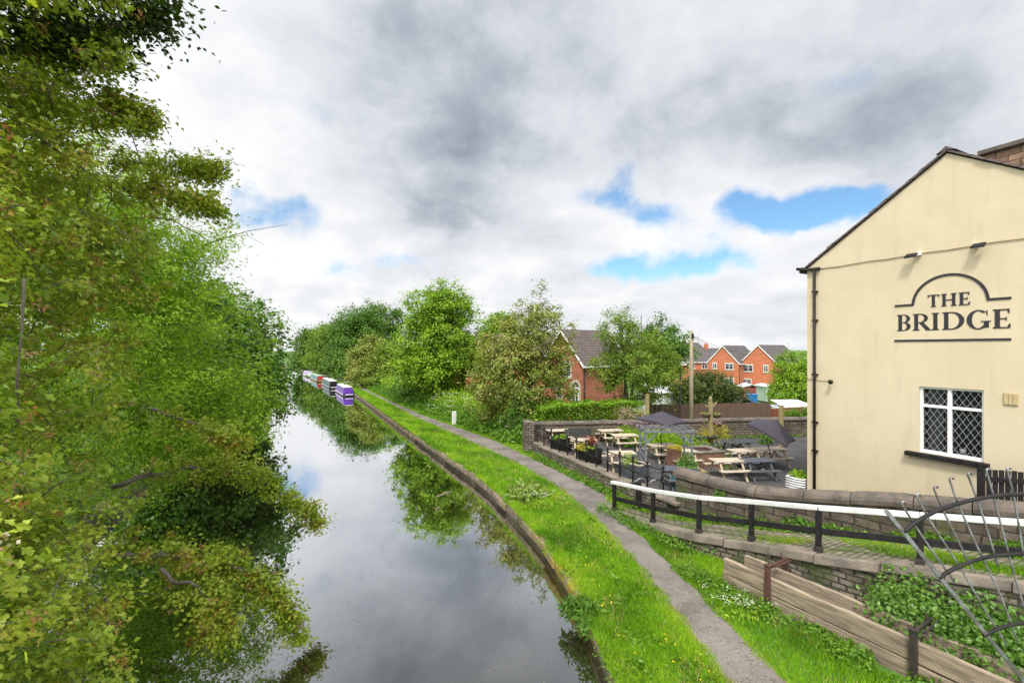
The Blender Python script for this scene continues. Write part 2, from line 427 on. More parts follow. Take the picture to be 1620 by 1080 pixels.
shade = addup([(s_*.80, skyblob(*b)) for s_, b in [
    (.40, (690, 210, 210, 120, -8)), (.42, (730, 335, 150, 62, 0)), (.20, (560, 60, 240, 110, 0)), (.16, (820, 60, 200, 120, 0)),
    (.30, (1180, 190, 300, 110, -14)), (.20, (1000, 90, 330, 120, 0)), (.20, (1480, 140, 300, 160, 0)),
    (.10, (540, 470, 90, 30, 0)), (.08, (900, 480, 160, 22, 0)), (.10, (640, 440, 120, 26, 0)), (.09, (450, 340, 60, 30, 0)), (.10, (1130, 500, 160, 16, 0)),
    (-.22, (300, 150, 190, 210, 0)), (-.12, (560, 320, 90, 90, 0)), (-.14, (960, 390, 130, 60, -10)), (-.12, (1220, 400, 160, 40, 0)), (-.15, (470, 420, 80, 40, 0)), (-.08, (870, 300, 80, 60, 0))]])
lum = t.math('ADD', t.math('SUBTRACT', t.math('ADD', t.math('MULTIPLY', t.math('SUBTRACT', n_big, .5), .46), .93), shade),
             t.math('ADD', t.math('MULTIPLY', t.math('SUBTRACT', n_mid, .5), .6), t.math('ADD', t.math('MULTIPLY', t.math('SUBTRACT', n_fin, .5), .55), t.math('MULTIPLY', t.math('SUBTRACT', n_bil, .09), .9))))
cloud = t.ramp(lum, [(.0, (.12, .145, .18)), (.2, (.18, .208, .245)), (.42, (.32, .352, .40)), (.62, (.50, .525, .56)), (.8, (.60, .615, .64)), (1.0, (.71, .715, .72))])
gap = addup([(s_, skyblob(*b)) for s_, b in [
    (.95, (415, 330, 95, 34, 14)), (.5, (975, 262, 60, 46, 45)), (.55, (700, 430, 200, 22, 0)), (.5, (1000, 330, 130, 26, -20)), (.5, (1430, 120, 120, 40, 0)), (1.1, (1272, 316, 92, 25, 0)), (1.0, (1085, 420, 115, 24, 4)), (.55, (965, 445, 60, 18, 0)), (.5, (1340, 290, 60, 22, 0)), (.5, (1225, 330, 60, 40, 0))]])
gm = t.mr(t.math('ADD', gap, t.math('ADD', t.math('MULTIPLY', t.math('SUBTRACT', n_fin, .5), 2.2), t.math('MULTIPLY', t.math('SUBTRACT', n_mid, .5), .9))), .34, .98)
sky = t.n('ShaderNodeTexSky', sky_type='NISHITA'); sky.sun_disc = False; sky.sun_elevation = SUN_EL; sky.sun_rotation = SUN_AZ
sky.altitude = 80; sky.air_density = 1.0; sky.dust_density = .6; sky.ozone_density = 2.0
SKY_S = .12
blue = t.mix(1.0, sky.outputs[0], (.80, 1.02, 1.08, 1), 'MULTIPLY')
# added glow: unseen cloud behind the viewer, brightened round the sun for extra light
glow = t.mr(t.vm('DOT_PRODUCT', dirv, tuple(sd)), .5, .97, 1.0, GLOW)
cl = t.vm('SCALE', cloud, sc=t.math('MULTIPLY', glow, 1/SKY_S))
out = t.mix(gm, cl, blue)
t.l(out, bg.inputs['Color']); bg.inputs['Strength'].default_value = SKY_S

# ================================================================ materials
M_ = {}
M_['ground'] = pm('ground_soil_grass', (.085, .17, .02), (.05, .11, .016), 1.4, .9, .5, 9)
M_['path'] = pm('path_gravel', (.20, .178, .158), (.11, .096, .084), 1.0, .9, .6, 45, bd=.02, detail=12)
M_['tarmac'] = pm('tarmac', (.075, .072, .072), (.048, .046, .046), 1.3, .85, .4, 70, bd=.008)
M_['cream'] = pm('cream_render', (.64, .53, .345), (.615, .50, .315), .55, .85, .12, 9, detail=8, bd=.01)
m, tt, b = new_mat('stained_cream_render'); co = objco(tt)
mp = tt.n('ShaderNodeMapping'); mp.inputs['Scale'].default_value = (1, 2.6, .35); tt.l(co, mp.inputs[0])
col = tt.mix(tt.mr(tt.noise(co, .5, 8, .6), .32, .68), (.60, .515, .36, 1), (.55, .465, .315, 1))
col = tt.mix(tt.mr(tt.noise(mp.outputs[0], 1.6, 8, .65), .50, .78, 0, .5), col, (.45, .37, .25, 1))
col = tt.mix(tt.mr(tt.noise(co, 2.7, 9, .7), .60, .78, 0, .35), col, (.62, .53, .37, 1))
tt.l(col, b.inputs['Base Color']); b.inputs['Roughness'].default_value = .88; b.inputs['Specular IOR Level'].default_value = .2
hgt = tt.math('ADD', tt.math('MULTIPLY', tt.noise(co, 1.8, 4, .5), 1.0), tt.math('MULTIPLY', tt.noise(co, 26, 5, .6), .22))
tt.l(tt.bump(hgt, .35, .03), b.inputs['Normal']); M_['cream'] = m
M_['black'] = pm('black_paint', (.010, .010, .011), (.022, .02, .018), 6, .6, .2, 18, spec=.25)
M_['white'] = pm('white_paint', (.66, .66, .65), (.56, .56, .54), 3, .5, .1, 14)
M_['upvc'] = pm('white_frame', (.82, .82, .82), (.76, .76, .76), 3, .35)
M_['sign'] = pm('sign_paint', (.022, .021, .023), (.03, .028, .03), 5, .6)
M_['steel'] = pm('galvanised_steel', (.36, .37, .38), (.17, .16, .155), 9, .42, .2, 30, metal=.75)
M_['rust'] = pm('rusty_iron', (.11, .045, .03), (.045, .024, .022), 7, .85, .5, 22)
M_['iron'] = pm('dark_iron', (.025, .026, .028), (.055, .035, .028), 5, .5, .3, 20)
M_['wood'] = pm('weathered_table_wood', (.56, .475, .37), (.30, .25, .19), 1.6, .8, .25, 12, stretch=(1, 6, 6))
M_['woodleg'] = pm('weathered_leg_wood', (.52, .42, .30), (.37, .295, .20), 3, .8, .25, 12)
M_['dkwood'] = pm('dark_stained_wood', (.055, .06, .055), (.03, .034, .034), 4, .7, .25, 14)
M_['greywood'] = pm('slate_painted_wood', (.085, .095, .11), (.06, .066, .078), 4, .65, .2, 14)
M_['plank'] = pm('old_plank', (.36, .285, .20), (.16, .125, .09), 2.0, .88, .7, 9, stretch=(5, .7, 7), bd=.03)
M_['postwood'] = pm('treated_post', (.34, .27, .125), (.24, .19, .09), 3, .8, .3, 10, stretch=(4, 4, .6))
M_['polewood'] = pm('pole_wood', (.33, .28, .185), (.22, .18, .12), 3, .85, .3, 10, stretch=(5, 5, .4))
M_['fence'] = pm('brown_fence_board', (.135, .085, .06), (.085, .052, .038), 2.4, .85, .3, 9, stretch=(9, 9, .5))
M_['redfence'] = pm('red_fence_board', (.22, .07, .04), (.15, .05, .032), 2.4, .85, .3, 9, stretch=(9, 9, .5))
M_['pergola'] = pm('grey_painted_timber', (.15, .165, .19), (.115, .125, .145), 5, .6, .15, 12)
M_['parasol'] = pm('parasol_cloth', (.055, .048, .062), (.04, .036, .048), 5, .8, .15, 40)
M_['stone'] = brick_mat('coursed_sandstone', (.165, .132, .10), (.085, .07, .055), (.05, .044, .037), .46, .20, .018, 'y', .9, .13, .8, .4, moss=(.07, .085, .03), bd=.03)
M_['stonex'] = brick_mat('coursed_sandstone_back', (.21, .17, .13), (.12, .098, .078), (.055, .048, .04), .34, .13, .016, 'x', .9, .07, .8, .4, moss=(.10, .10, .05), bd=.03)
M_['rubble'] = brick_mat('rubble_stone', (.25, .21, .165), (.13, .11, .09), (.06, .052, .043), .26, .12, .02, 'y', .92, .13, .9, .45, moss=(.07, .10, .03), bd=.04)
M_['coping'] = pm('weathered_coping', (.15, .122, .097), (.07, .058, .05), 2.6, .9, .6, 16, bd=.03)
M_['kerb'] = pm('worn_kerb_stone', (.24, .20, .155), (.12, .105, .085), 2.2, .9, .6, 18, bd=.03)
M_['brickorange'] = brick_mat('red_brick_bright', (.66, .19, .08), (.54, .145, .065), (.36, .26, .2), .225, .075, .008, 'xy', .85, 0, .3, .18)
M_['brickred'] = brick_mat('red_brick', (.50, .15, .08), (.38, .11, .062), (.30, .22, .17), .225, .075, .009, 'xy', .85, 0, .3, .2)
M_['brickdk'] = brick_mat('garden_brick', (.27, .11, .065), (.16, .075, .05), (.20, .17, .13), .225, .075, .01, 'xy', .9, .01, .4, .3)
M_['chim'] = brick_mat('chimney_stone', (.30, .19, .115), (.17, .11, .075), (.07, .055, .045), .5, .17, .014, 'xy', .9, .04, .7, .4, bd=.03)
M_['lead'] = pm('lead_strip', (.66, .66, .66), (.5, .5, .5), 8, .5, metal=.4)
M_['lattice'] = M_['lead']
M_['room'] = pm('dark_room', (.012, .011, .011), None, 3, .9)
M_['redcloth'] = pm('red_curtain', (.35, .02, .03), (.2, .012, .02), 6, .85)
M_['greycloth'] = pm('grey_curtain', (.13, .14, .15), (.07, .08, .085), 6, .85)
M_['purple'] = pm('purple_boat_paint', (.13, .045, .36), (.115, .04, .31), 2, .3)
M_['boatblack'] = pm('hull_black', (.012, .012, .014), (.02, .019, .02), 3, .35)
M_['boatwhite'] = pm('boat_white', (.72, .72, .72), (.62, .62, .63), 2, .4)
M_['lilac'] = pm('boat_lilac', (.52, .45, .66), (.46, .4, .6), 2, .4)
M_['teal'] = pm('boat_teal', (.06, .27, .24), (.05, .22, .2), 2, .35)
M_['boatred'] = pm('boat_red', (.40, .03, .03), (.32, .025, .025), 2, .35)
M_['boatyel'] = pm('boat_yellow', (.65, .36, .04), (.58, .3, .04), 2, .4)
M_['boatgreen'] = pm('boat_dark_green', (.03, .085, .065), (.025, .07, .055), 2, .35)
M_['barrel'] = pm('green_barrel_paint', (.02, .11, .105), (.015, .075, .075), 5, .45)
M_['soil'] = pm('soil', (.05, .035, .025), (.03, .022, .016), 8, .95, .5, 30)
M_['plinth'] = pm('cut_stone', (.5, .45, .37), (.42, .37, .3), 5, .85, .2, 20)
M_['blue'] = pm('blue_plastic', (.03, .2, .5), None, 4, .5)
M_['pinkred'] = pm('shed_red', (.28, .07, .055), (.2, .05, .045), 4, .8)
M_['mint'] = pm('shed_mint', (.42, .52, .44), (.36, .46, .38), 4, .8)
M_['basket'] = pm('coir_basket', (.17, .13, .08), (.09, .07, .045), 12, .95, .6, 40)
M_['bark'] = pm('bark', (.10, .082, .062), (.045, .036, .028), 7, .92, .6, 30, bd=.03)
M_['barkpale'] = pm('bark_pale', (.20, .175, .145), (.10, .085, .068), 6, .92, .6, 26, bd=.03)

def roof_mat(name, c1, c2, row=.3):
    m, tt, b = new_mat(name); co = objco(tt); s_ = tt.n('ShaderNodeSeparateXYZ'); tt.l(co, s_.inputs[0])
    cb = tt.n('ShaderNodeCombineXYZ'); tt.l(s_.outputs[0], cb.inputs[0]); tt.l(s_.outputs[2], cb.inputs[1])
    br = tt.n('ShaderNodeTexBrick'); tt.l(cb.outputs[0], br.inputs['Vector'])
    for k_, v in (('Scale', 1), ('Brick Width', .33), ('Row Height', row*.62), ('Mortar Size', .014), ('Mortar Smooth', .5)): br.inputs[k_].default_value = v
    br.inputs['Color1'].default_value = c4(c1); br.inputs['Color2'].default_value = c4(c2); br.inputs['Mortar'].default_value = c4(tuple(x*.35 for x in c1))
    nn = tt.noise(co, .9, 6, .65)
    col = tt.mix(tt.mr(nn, .4, .65, 0, .6), br.outputs['Color'], c4(tuple(x*.62+.012 for x in c1)))
    tt.l(col, b.inputs['Base Color']); b.inputs['Roughness'].default_value = .75
    fr = tt.math('FRACT', tt.math('DIVIDE', s_.outputs[2], row*.62))
    tt.l(tt.bump(tt.math('SUBTRACT', tt.math('MULTIPLY', fr, -.9), br.outputs['Fac']), .9, .06), b.inputs['Normal'])
    return m
M_['roof'] = roof_mat('grey_brown_tiles', (.115, .085, .078), (.082, .06, .056))
M_['rooffar'] = roof_mat('grey_tiles_far', (.115, .098, .098), (.085, .072, .073), .42)

# glass: clear with a reflecting sheen
def glass(name, tint=(.02, .025, .03), see=.75):
    m, tt, b = new_mat(name); o = m.node_tree.nodes['Material Output']
    b.inputs['Base Color'].default_value = c4(tint); b.inputs['Roughness'].default_value = .04; b.inputs['Specular IOR Level'].default_value = .6
    tr = tt.n('ShaderNodeBsdfTransparent'); mx = tt.n('ShaderNodeMixShader'); mx.inputs[0].default_value = see
    tt.l(b.outputs[0], mx.inputs[1]); tt.l(tr.outputs[0], mx.inputs[2]); tt.l(mx.outputs[0], o.inputs[0]); return m
M_['glass'] = glass('window_glass', see=.72)
M_['pane'] = pm('far_window_glass', (.03, .035, .042), (.07, .075, .08), .9, .08, spec=.7)

# water: murky olive body under a mirror surface
m, tt, b = new_mat('canal_water'); co = objco(tt)
murk = tt.mix(tt.mr(tt.noise(co, .25, 5, .6), .35, .65), (.018, .016, .008, 1), (.030, .026, .012, 1))
dif = tt.n('ShaderNodeBsdfDiffuse'); tt.l(murk, dif.inputs[0])
gl = tt.n('ShaderNodeBsdfGlossy'); gl.inputs['Roughness'].default_value = .015; gl.inputs['Color'].default_value = (.94, .95, .97, 1)
mp = tt.n('ShaderNodeMapping'); mp.inputs['Scale'].default_value = (1.1, .5, 1); tt.l(co, mp.inputs[0])
rip = tt.math('ADD', tt.math('MULTIPLY', tt.noise(mp.outputs[0], 1.6, 3, .5, .4), 1.0), tt.math('MULTIPLY', tt.noise(mp.outputs[0], 9, 3, .5), .12))
bp = tt.n('ShaderNodeBump'); bp.inputs['Strength'].default_value = .06; bp.inputs['Distance'].default_value = .04; tt.l(rip, bp.inputs['Height'])
tt.l(bp.outputs[0], gl.inputs['Normal'])
lw = tt.n('ShaderNodeLayerWeight'); lw.inputs['Blend'].default_value = .5; tt.l(bp.outputs[0], lw.inputs['Normal'])
fr = tt.ramp(lw.outputs['Facing'], [(0, (.05,)*3), (.35, (.16,)*3), (.48, (.42,)*3), (.63, (.76,)*3), (.8, (.90,)*3), (1, (.97,)*3)])
mx = tt.n('ShaderNodeMixShader'); tt.l(fr, mx.inputs[0]); tt.l(dif.outputs[0], mx.inputs[1]); tt.l(gl.outputs[0], mx.inputs[2])
tt.l(mx.outputs[0], m.node_tree.nodes['Material Output'].inputs[0]); M_['water'] = m

# mossy canal edge: stones with yellow moss in patches
m, tt, b = new_mat('mossy_edge_stone'); co = objco(tt)
base = tt.mix(tt.mr(tt.noise(co, 2.5, 6, .65), .32, .68), (.26, .20, .14, 1), (.11, .085, .06, 1))
sx2 = tt.n('ShaderNodeSeparateXYZ'); tt.l(co, sx2.inputs[0])
near = tt.math('MULTIPLY', tt.mr(sx2.outputs[1], 12.5, 10), tt.mr(sx2.outputs[1], 6.6, 7.8))
ms = tt.math('MULTIPLY', tt.mr(tt.noise(co, 2.3, 5, .7), .36, .56), near)
col = tt.mix(ms, base, tt.mix(tt.noise(co, 6, 3), (.34, .24, .015, 1), (.16, .13, .015, 1)))
base = tt.mix(tt.mr(tt.noise(co, 1.9, 6, .7), .48, .62, 0, .8), base, tt.mix(tt.noise(co, 7, 3), (.075, .11, .018, 1), (.10, .09, .02, 1)))
col = tt.mix(ms, base, tt.mix(tt.noise(co, 6, 3), (.34, .24, .015, 1), (.16, .13, .015, 1)))
low = tt.mr(sx2.outputs[2], .34, .14)
col = tt.mix(tt.math('MULTIPLY', low, .8), col, (.03, .028, .018, 1))
tt.l(col, b.inputs['Base Color']); b.inputs['Roughness'].default_value = .92
tt.l(tt.bump(tt.noise(co, 12, 6, .65), .9, .04), b.inputs['Normal']); M_['edge'] = m

# cobbles with grass in the joints
m, tt, b = new_mat('grassy_cobbles'); co = objco(tt)
nz = tt.n('ShaderNodeTexNoise'); nz.inputs['Scale'].default_value = 2.2; tt.l(co, nz.inputs['Vector'])
vec = tt.vm('ADD', co, tt.vm('SCALE', tt.vm('SUBTRACT', nz.outputs['Color'], (.5, .5, .5)), sc=.09))
br = tt.n('ShaderNodeTexBrick'); tt.l(vec, br.inputs['Vector'])
for k_, v in (('Scale', 1), ('Brick Width', .26), ('Row Height', .14), ('Mortar Size', .022), ('Mortar Smooth', .4)): br.inputs[k_].default_value = v
br.inputs['Color1'].default_value = (.26, .215, .16, 1); br.inputs['Color2'].default_value = (.17, .14, .105, 1); br.inputs['Mortar'].default_value = (.06, .08, .02, 1)
gr = tt.mr(tt.noise(co, 1.5, 6, .7), .50, .64)
col = tt.mix(tt.math('MULTIPLY', gr, .8), br.outputs['Color'], (.08, .135, .02, 1))
tt.l(col, b.inputs['Base Color']); b.inputs['Roughness'].default_value = .95
tt.l(tt.bump(tt.math('SUBTRACT', tt.noise(co, 14, 5), br.outputs['Fac']), .7, .03), b.inputs['Normal']); M_['cobble'] = m

# foliage
M_['l_haw'] = leaf_mat('hawthorn_leaf', [(.055, .12, .010), (.17, .28, .018), (.32, .43, .03), (.46, .51, .06), (.46, .22, .06)], .32, .42, .45)
M_['l_dark'] = leaf_mat('dark_tree_leaf', [(.02, .042, .008), (.04, .078, .012), (.075, .12, .02)], .28, .45)
M_['l_ash'] = leaf_mat('ash_leaf', [(.13, .25, .016), (.24, .40, .022), (.36, .52, .045)], .45)
M_['l_syc'] = leaf_mat('sycamore_leaf', [(.045, .11, .012), (.085, .19, .02), (.15, .27, .035)], .26)
M_['l_maple'] = leaf_mat('maple_leaf', [(.09, .19, .012), (.20, .35, .02), (.33, .47, .035)], .3)
M_['l_olive'] = leaf_mat('olive_tinged_leaf', [(.08, .13, .018), (.18, .24, .035), (.28, .31, .06), (.40, .29, .13)], .26)
M_['l_mid'] = leaf_mat('mid_green_leaf', [(.08, .15, .014), (.17, .27, .026), (.28, .35, .05)], .36)
M_['l_wood'] = leaf_mat('woodland_leaf', [(.045, .10, .014), (.095, .19, .022), (.17, .28, .035)], .24)
M_['l_hedge'] = leaf_mat('hedge_leaf', [(.05, .12, .008), (.12, .25, .012), (.24, .38, .02)], .3)
M_['l_herb'] = leaf_mat('herb_leaf', [(.055, .13, .012), (.12, .25, .02), (.20, .34, .035)], .38)
M_['l_lime'] = leaf_mat('lime_foliage', [(.12, .24, .012), (.24, .40, .02), (.38, .50, .05)], .38)
M_['l_yel'] = leaf_mat('yellow_foliage', [(.25, .25, .02), (.45, .38, .04), (.55, .45, .09)], .35)
M_['l_red'] = leaf_mat('red_cordyline', [(.16, .05, .03), (.30, .09, .06), (.36, .18, .09)], .25)
M_['l_elder'] = leaf_mat('elder_leaf', [(.05, .12, .014), (.11, .23, .028), (.19, .32, .05)], .36, .38, .5)
M_['l_grass'] = leaf_mat('grass_blade', [(.08, .19, .006), (.16, .35, .01), (.27, .47, .015), (.38, .48, .04)], .42, .5)
M_['l_pale'] = leaf_mat('pale_grass', [(.16, .26, .04), (.30, .36, .09)], .35)
M_['fl_haw'] = leaf_mat('faded_blossom', [(.34, .10, .03), (.46, .17, .06), (.50, .28, .13), (.62, .54, .42)], .3)
M_['fl_white'] = leaf_mat('white_flower', [(.58, .60, .48), (.80, .80, .72)], .3)
M_['fl_yel'] = leaf_mat('buttercup', [(.70, .52, .02), (.80, .65, .03)], .2)
M_['fl_pink'] = leaf_mat('pink_flower', [(.35, .16, .22), (.5, .32, .38), (.3, .22, .32)], .3)

# ================================================================ ground, canal, path
YE = [-12, 0, 3, 6, 8.1, 10.8, 13.4, 17, 20, 25, 32, 52, 60, 80, 120, 200, 300, 1500]
XEv = [3.0, 3.5, 3.9, 4.72, 5.5, 6.2, 6.56, 6.9, 6.9, 6.84, 6.85, 6.9, 6.75, 5.7, 2.4, -10, -35, -600]
XLv = [-5.6, -5.6, -5.6, -5.6, -5.6, -5.6, -5.6, -5.6, -5.6, -5.6, -5.6, -5.8, -6.1, -6.8, -9.6, -21.6, -46.5, -611]
def XE(y): return float(np.interp(y, YE, XEv))
def XL(y): return float(np.interp(y, YE, XLv))
def sst(a, b, x):
    q_ = min(1, max(0, (x-a)/(b-a))); return q_*q_*(3-2*q_)
def gh(x, y):            # natural ground right of the canal
    h = .5 - .65*sst(11.5, 21, x - max(0, (y-60)*.1)*0)*sst(-2, 20, x)
    d = math.hypot(x, y)
    h -= 1.1*sst(35, 75, d)*sst(12, 26, x)
    return h
ys = [-12, -6, -2, 0, 1.5, 3, 4, 5, 6, 7, 8.1, 9.4, 10.8, 12, 13.4, 15, 17, 18.5, 20, 22.5, 25, 28, 32, 36, 40, 46, 52, 60, 70, 80, 95, 120, 160, 200, 300, 600, 1500]
offs = [.24, .4, .8, 1.4, 2.2, 3, 4, 5.2, 6.5, 8, 10, 12, 14.5, 18, 22, 27, 34, 45, 60, 90, 150, 300, 800, 2500]
struct('ground', MB().sheet([[(XE(y)+o, y, gh(XE(y)+o, y)) for o in offs] for y in ys]), M_['ground'], 'green ground of the towpath side reaching the houses', 'ground')
loffs = [0, .5, 1.5, 3, 6, 12, 25, 60, 200, 1500]
struct('left_bank_ground', MB().sheet([[(XL(y)-o, y, .55+min(o, 12)*.05) for o in reversed(loffs)] for y in ys]), M_['ground'], 'overgrown ground of the far canal bank under the trees', 'ground')
struct('canal_water', MB().sheet([[(XL(y)-.4, y, WZ), (XE(y)+.3, y, WZ)] for y in ys], smooth=False), M_['water'], 'still dark canal water mirroring clouds and trees', 'water')

# stone canal edge: coping blocks in a row, a wall below them
rng = random.Random(3)
mb = MB(); y = -6.0
while y < 150:
    L = rng.uniform(.9, 1.5) if y < 40 else 4.0
    a, b_ = Vector((XE(y), y, 0)), Vector((XE(y+L), y+L, 0)); d = (b_-a).normalized(); nx = Vector((d.y, -d.x, 0))
    if 27 < y < 60:      # timber and pile edging where the coping is lost
        for k in range(int(L/.45)+1):
            p = a + d*(k*.45) - nx*.03
            mb.box((p.x, p.y, .12), (.16, .17, .62+rng.uniform(-.08, .06)), rz=math.atan2(d.y, d.x))
        mb.box(((a+b_)/2+nx*.12+Vector((0, 0, .1)))[:], (L, .12, .7), rz=math.atan2(d.y, d.x))
    else:
        wv = rng.uniform(.28, .40); hz = rng.uniform(-.05, .02); o = rng.uniform(-.03, .06)
        c = (a+b_)/2 + nx*(wv/2-.08+o)
        mb.box((c.x, c.y, .40+hz), (L-.02, wv, .22), rz=math.atan2(d.y, d.x)+rng.uniform(-.02, .02))
        c = (a+b_)/2 + nx*.16; mb.box((c.x, c.y, 0.0), (L+.01, .3, .66), rz=math.atan2(d.y, d.x))
    y += L
e = obj('canal_edge_wall', mb, M_['edge'], bev=.035); tag(e, 'worn stone canal edge along the towpath with yellow moss', 'wall')
mb = MB(); y = -6.0
while y < 120:
    L = 2.4; a, b_ = Vector((XL(y), y, 0)), Vector((XL(y+L), y+L, 0)); c = (a+b_)/2; d = b_-a
    mb.box((c.x-.12, c.y, .22), (L-.01, .35, .75), rz=math.atan2(d.y, d.x)); y += L
tag(obj('bank_wall', mb, M_['kerb'], bev=.03), 'dark stone canal wall under the overhanging trees', 'wall')

PP = [(1155, 1240, 1080), (1084, 1150, 985), (1017, 1067, 899.6), (949.5, 992, 825), (890, 950, 774), (826.6, 864, 735.5), (741, 782, 696.6), (653, 672, 657.8), (603.7, 612, 631.8), (561, 569, 611)]
PL, PR = [], []
for l_, r_, y_ in PP:
    PL.append(on_level(l_, y_, .5)); PR.append(on_level(r_, y_, .5))
pyl = [-6] + [p.y for p in PL] + [75, 90, 120, 200]; pxl = [4.3] + [p.x for p in PL] + [XE(75)+1.8, XE(90)+1.8, XE(120)+1.8, XE(200)+1.8]
pyr = [-6] + [p.y for p in PR] + [75, 90, 120, 200]; pxr = [5.2] + [p.x for p in PR] + [XE(75)+2.5, XE(90)+2.5, XE(120)+2.5, XE(200)+2.6]
def PXL(y): return float(np.interp(y, pyl, pxl))
def PXR(y): return float(np.interp(y, pyr, pxr))
rows = []
for y in np.concatenate([np.arange(-6, 30, .22), np.arange(30, 80, 1), np.arange(80, 200, 6)]):
    l_, r_ = PXL(y), PXR(y); j1 = .07*mnoise.noise(Vector((y*1.3, 0, 1))) + .03*mnoise.noise(Vector((y*5, 2, 1))); j2 = .07*mnoise.noise(Vector((y*1.3, 9, 1))) + .03*mnoise.noise(Vector((y*5, 7, 1)))
    rows.append([(l_+j1, y, .508), (l_+j1+.1, y, .522), ((l_+r_)/2, y, .533), (r_+j2-.1, y, .522), (r_+j2, y, .508)])
struct('path_margin', MB().sheet([[(r[0][0]-.07-.05*mnoise.noise(Vector((r[0][1]*3, 3, 1))), r[0][1], .504), (r[-1][0]+.07+.05*mnoise.noise(Vector((r[0][1]*3, 8, 1))), r[0][1], .504)] for r in rows]), pm('bare_earth_margin', (.24, .185, .13), (.15, .12, .08), 3, .95, .6, 40), 'bare trodden earth along the edges of the towpath', 'path')
struct('towpath', MB().sheet(rows), M_['path'], 'narrow grey gravel towpath between two grass verges', 'path')
sp = [on_level(770, 703, .5), on_level(838, 697, .5), on_level(1000, 680, .5)]
struct('side_path', MB().sheet([[(PXR(21.0)-.3, 20.95, .515), (PXR(22.4)-.3, 22.3, .515)], [(10.9, 21.25, .517), (11.1, 22.3, .517)], [(13.5, 21.6, gh(13.5, 21.6)+.03), (13.8, 22.4, gh(13.8, 22.4)+.03)]]), M_['path'], 'short side path leaving the towpath by the stone wall end', 'path')

# beer garden terrace (solid ground held by the walls)
TZ = 1.0
def WXF(y): return 10.45+.053*(y-11)      # outer face of the terrace wall
poly = [(11.05, 20.45), (10.62, 10.7), (10.85, 10.3), (11.2, 9.3), (11.6, 8.2), (12.1, 6.9), (12.45, 5.7), (12.7, 4.7), (13.0, 3.6), (13.7, .5), (40, .5), (40, 10.6), (25.5, 15.6)]
struct('terrace_tarmac', MB().prism([(a, b_, -1.2) for a, b_ in poly], (0, 0, TZ+1.2)), M_['tarmac'], 'dark tarmac yard of the pub beer garden', 'paving')

# ramp beside the white topped rail
RS = [(13.2, 9.75, 10.5, .51), (11.92, 9.45, 10.6, .53), (10.27, 9.56, 10.9, .68), (8.64, 9.62, 11.35, .95), (7.42, 10.02, 11.85, 1.15), (5.94, 10.16, 12.3, 1.45), (4.42, 10.73, 12.7, 1.7), (2.9, 11.3, 13.2, 1.95), (1.0, 12.0, 13.7, 2.25), (-2, 13.0, 14.5, 2.5)]
def rs(y, k): 
    a = sorted(RS); return float(np.interp(y, [r[0] for r in a], [r[k] for r in a]))
rows = [[(rs(y, 1)-.05, y, rs(y, 3)+.006), (rs(y, 1)*.6+rs(y, 2)*.4, y, rs(y, 3)+.02), (rs(y, 2)+.1, y, rs(y, 3)+.01)] for y in np.arange(13.2, -2, -.4)]
struct('cobbled_ramp', MB().sheet(rows), M_['cobble'], 'cobbled ramp with grass in its joints behind the rail', 'path')
mb = MB(); y = 10.9; rng = random.Random(5)
while y > -1.5:
    L = rng.uniform(.7, 1.25); y2 = y-L
    for a, b_ in [(y, y2+.015)]:
        rr = []
        j = rng.uniform(-.03, .03); zz = rng.uniform(-.02, .02)
        for yy in (a, (a+b_)/2, b_):
            x = rs(yy, 1); z = rs(yy, 3)+.015+zz
            rr.append([(x-.24+j, yy, z-.2), (x+.16, yy, z-.2), (x+.16, yy, z), (x-.21+j, yy, z)])
        mb.sweep(rr)
    y = y2
kb = thing('ramp_retaining_wall', 'low stone wall with worn kerb blocks holding up the cobbled ramp', 'wall', (9.6, 8, .5))
obj('kerb_blocks', mb, M_['kerb'], kb, world=True, bev=.025)
rr = [[(rs(y, 1)-.17, y, .2), (rs(y, 1)+.1, y, .2), (rs(y, 1)+.1, y, rs(y, 3)-.17), (rs(y, 1)-.17, y, rs(y, 3)-.17)] for y in np.arange(10.9, -1.6, -.5)]
obj('wall_face', MB().sweep(rr), M_['rubble'], kb, world=True)

# curved stone wall with a rounded coping
CW = [(10.6, 10.55, 2.12), (11.0, 9.33, 2.03), (11.4, 8.22, 2.0), (11.9, 6.88, 2.22), (12.25, 5.7, 2.45), (12.5, 4.67, 2.62), (12.8, 3.65, 2.75), (13.3, 1.8, 2.98), (13.9, -.5, 3.2)]
def cwp(y): 
    a = sorted(CW, key=lambda r: r[1]); yy = [r[1] for r in a]
    return float(np.interp(y, yy, [r[0] for r in a])), float(np.interp(y, yy, [r[2] for r in a]))
def cws(y):   # softened
    k = [cwp(y+d) for d in (-.5, -.25, 0, .25, .5)]; return sum(a for a, _ in k)/5, sum(b_ for _, b_ in k)/5
cw = thing('curved_stone_wall', 'curved dark stone wall with a rounded coping dipping towards the pub', 'wall', (11, 9, .6))
rr = []
for y in np.arange(10.5, -.6, -.3):
    x, z = cws(y); rr.append([(x-.02, y-.05, .2), (x+.36, y+.05, .2), (x+.36, y+.05, z-.2), (x-.02, y-.05, z-.2)])
obj('wall_face', MB().sweep(rr), M_['stone'], cw, world=True)
mb = MB(); y = 10.58; rng = random.Random(11)
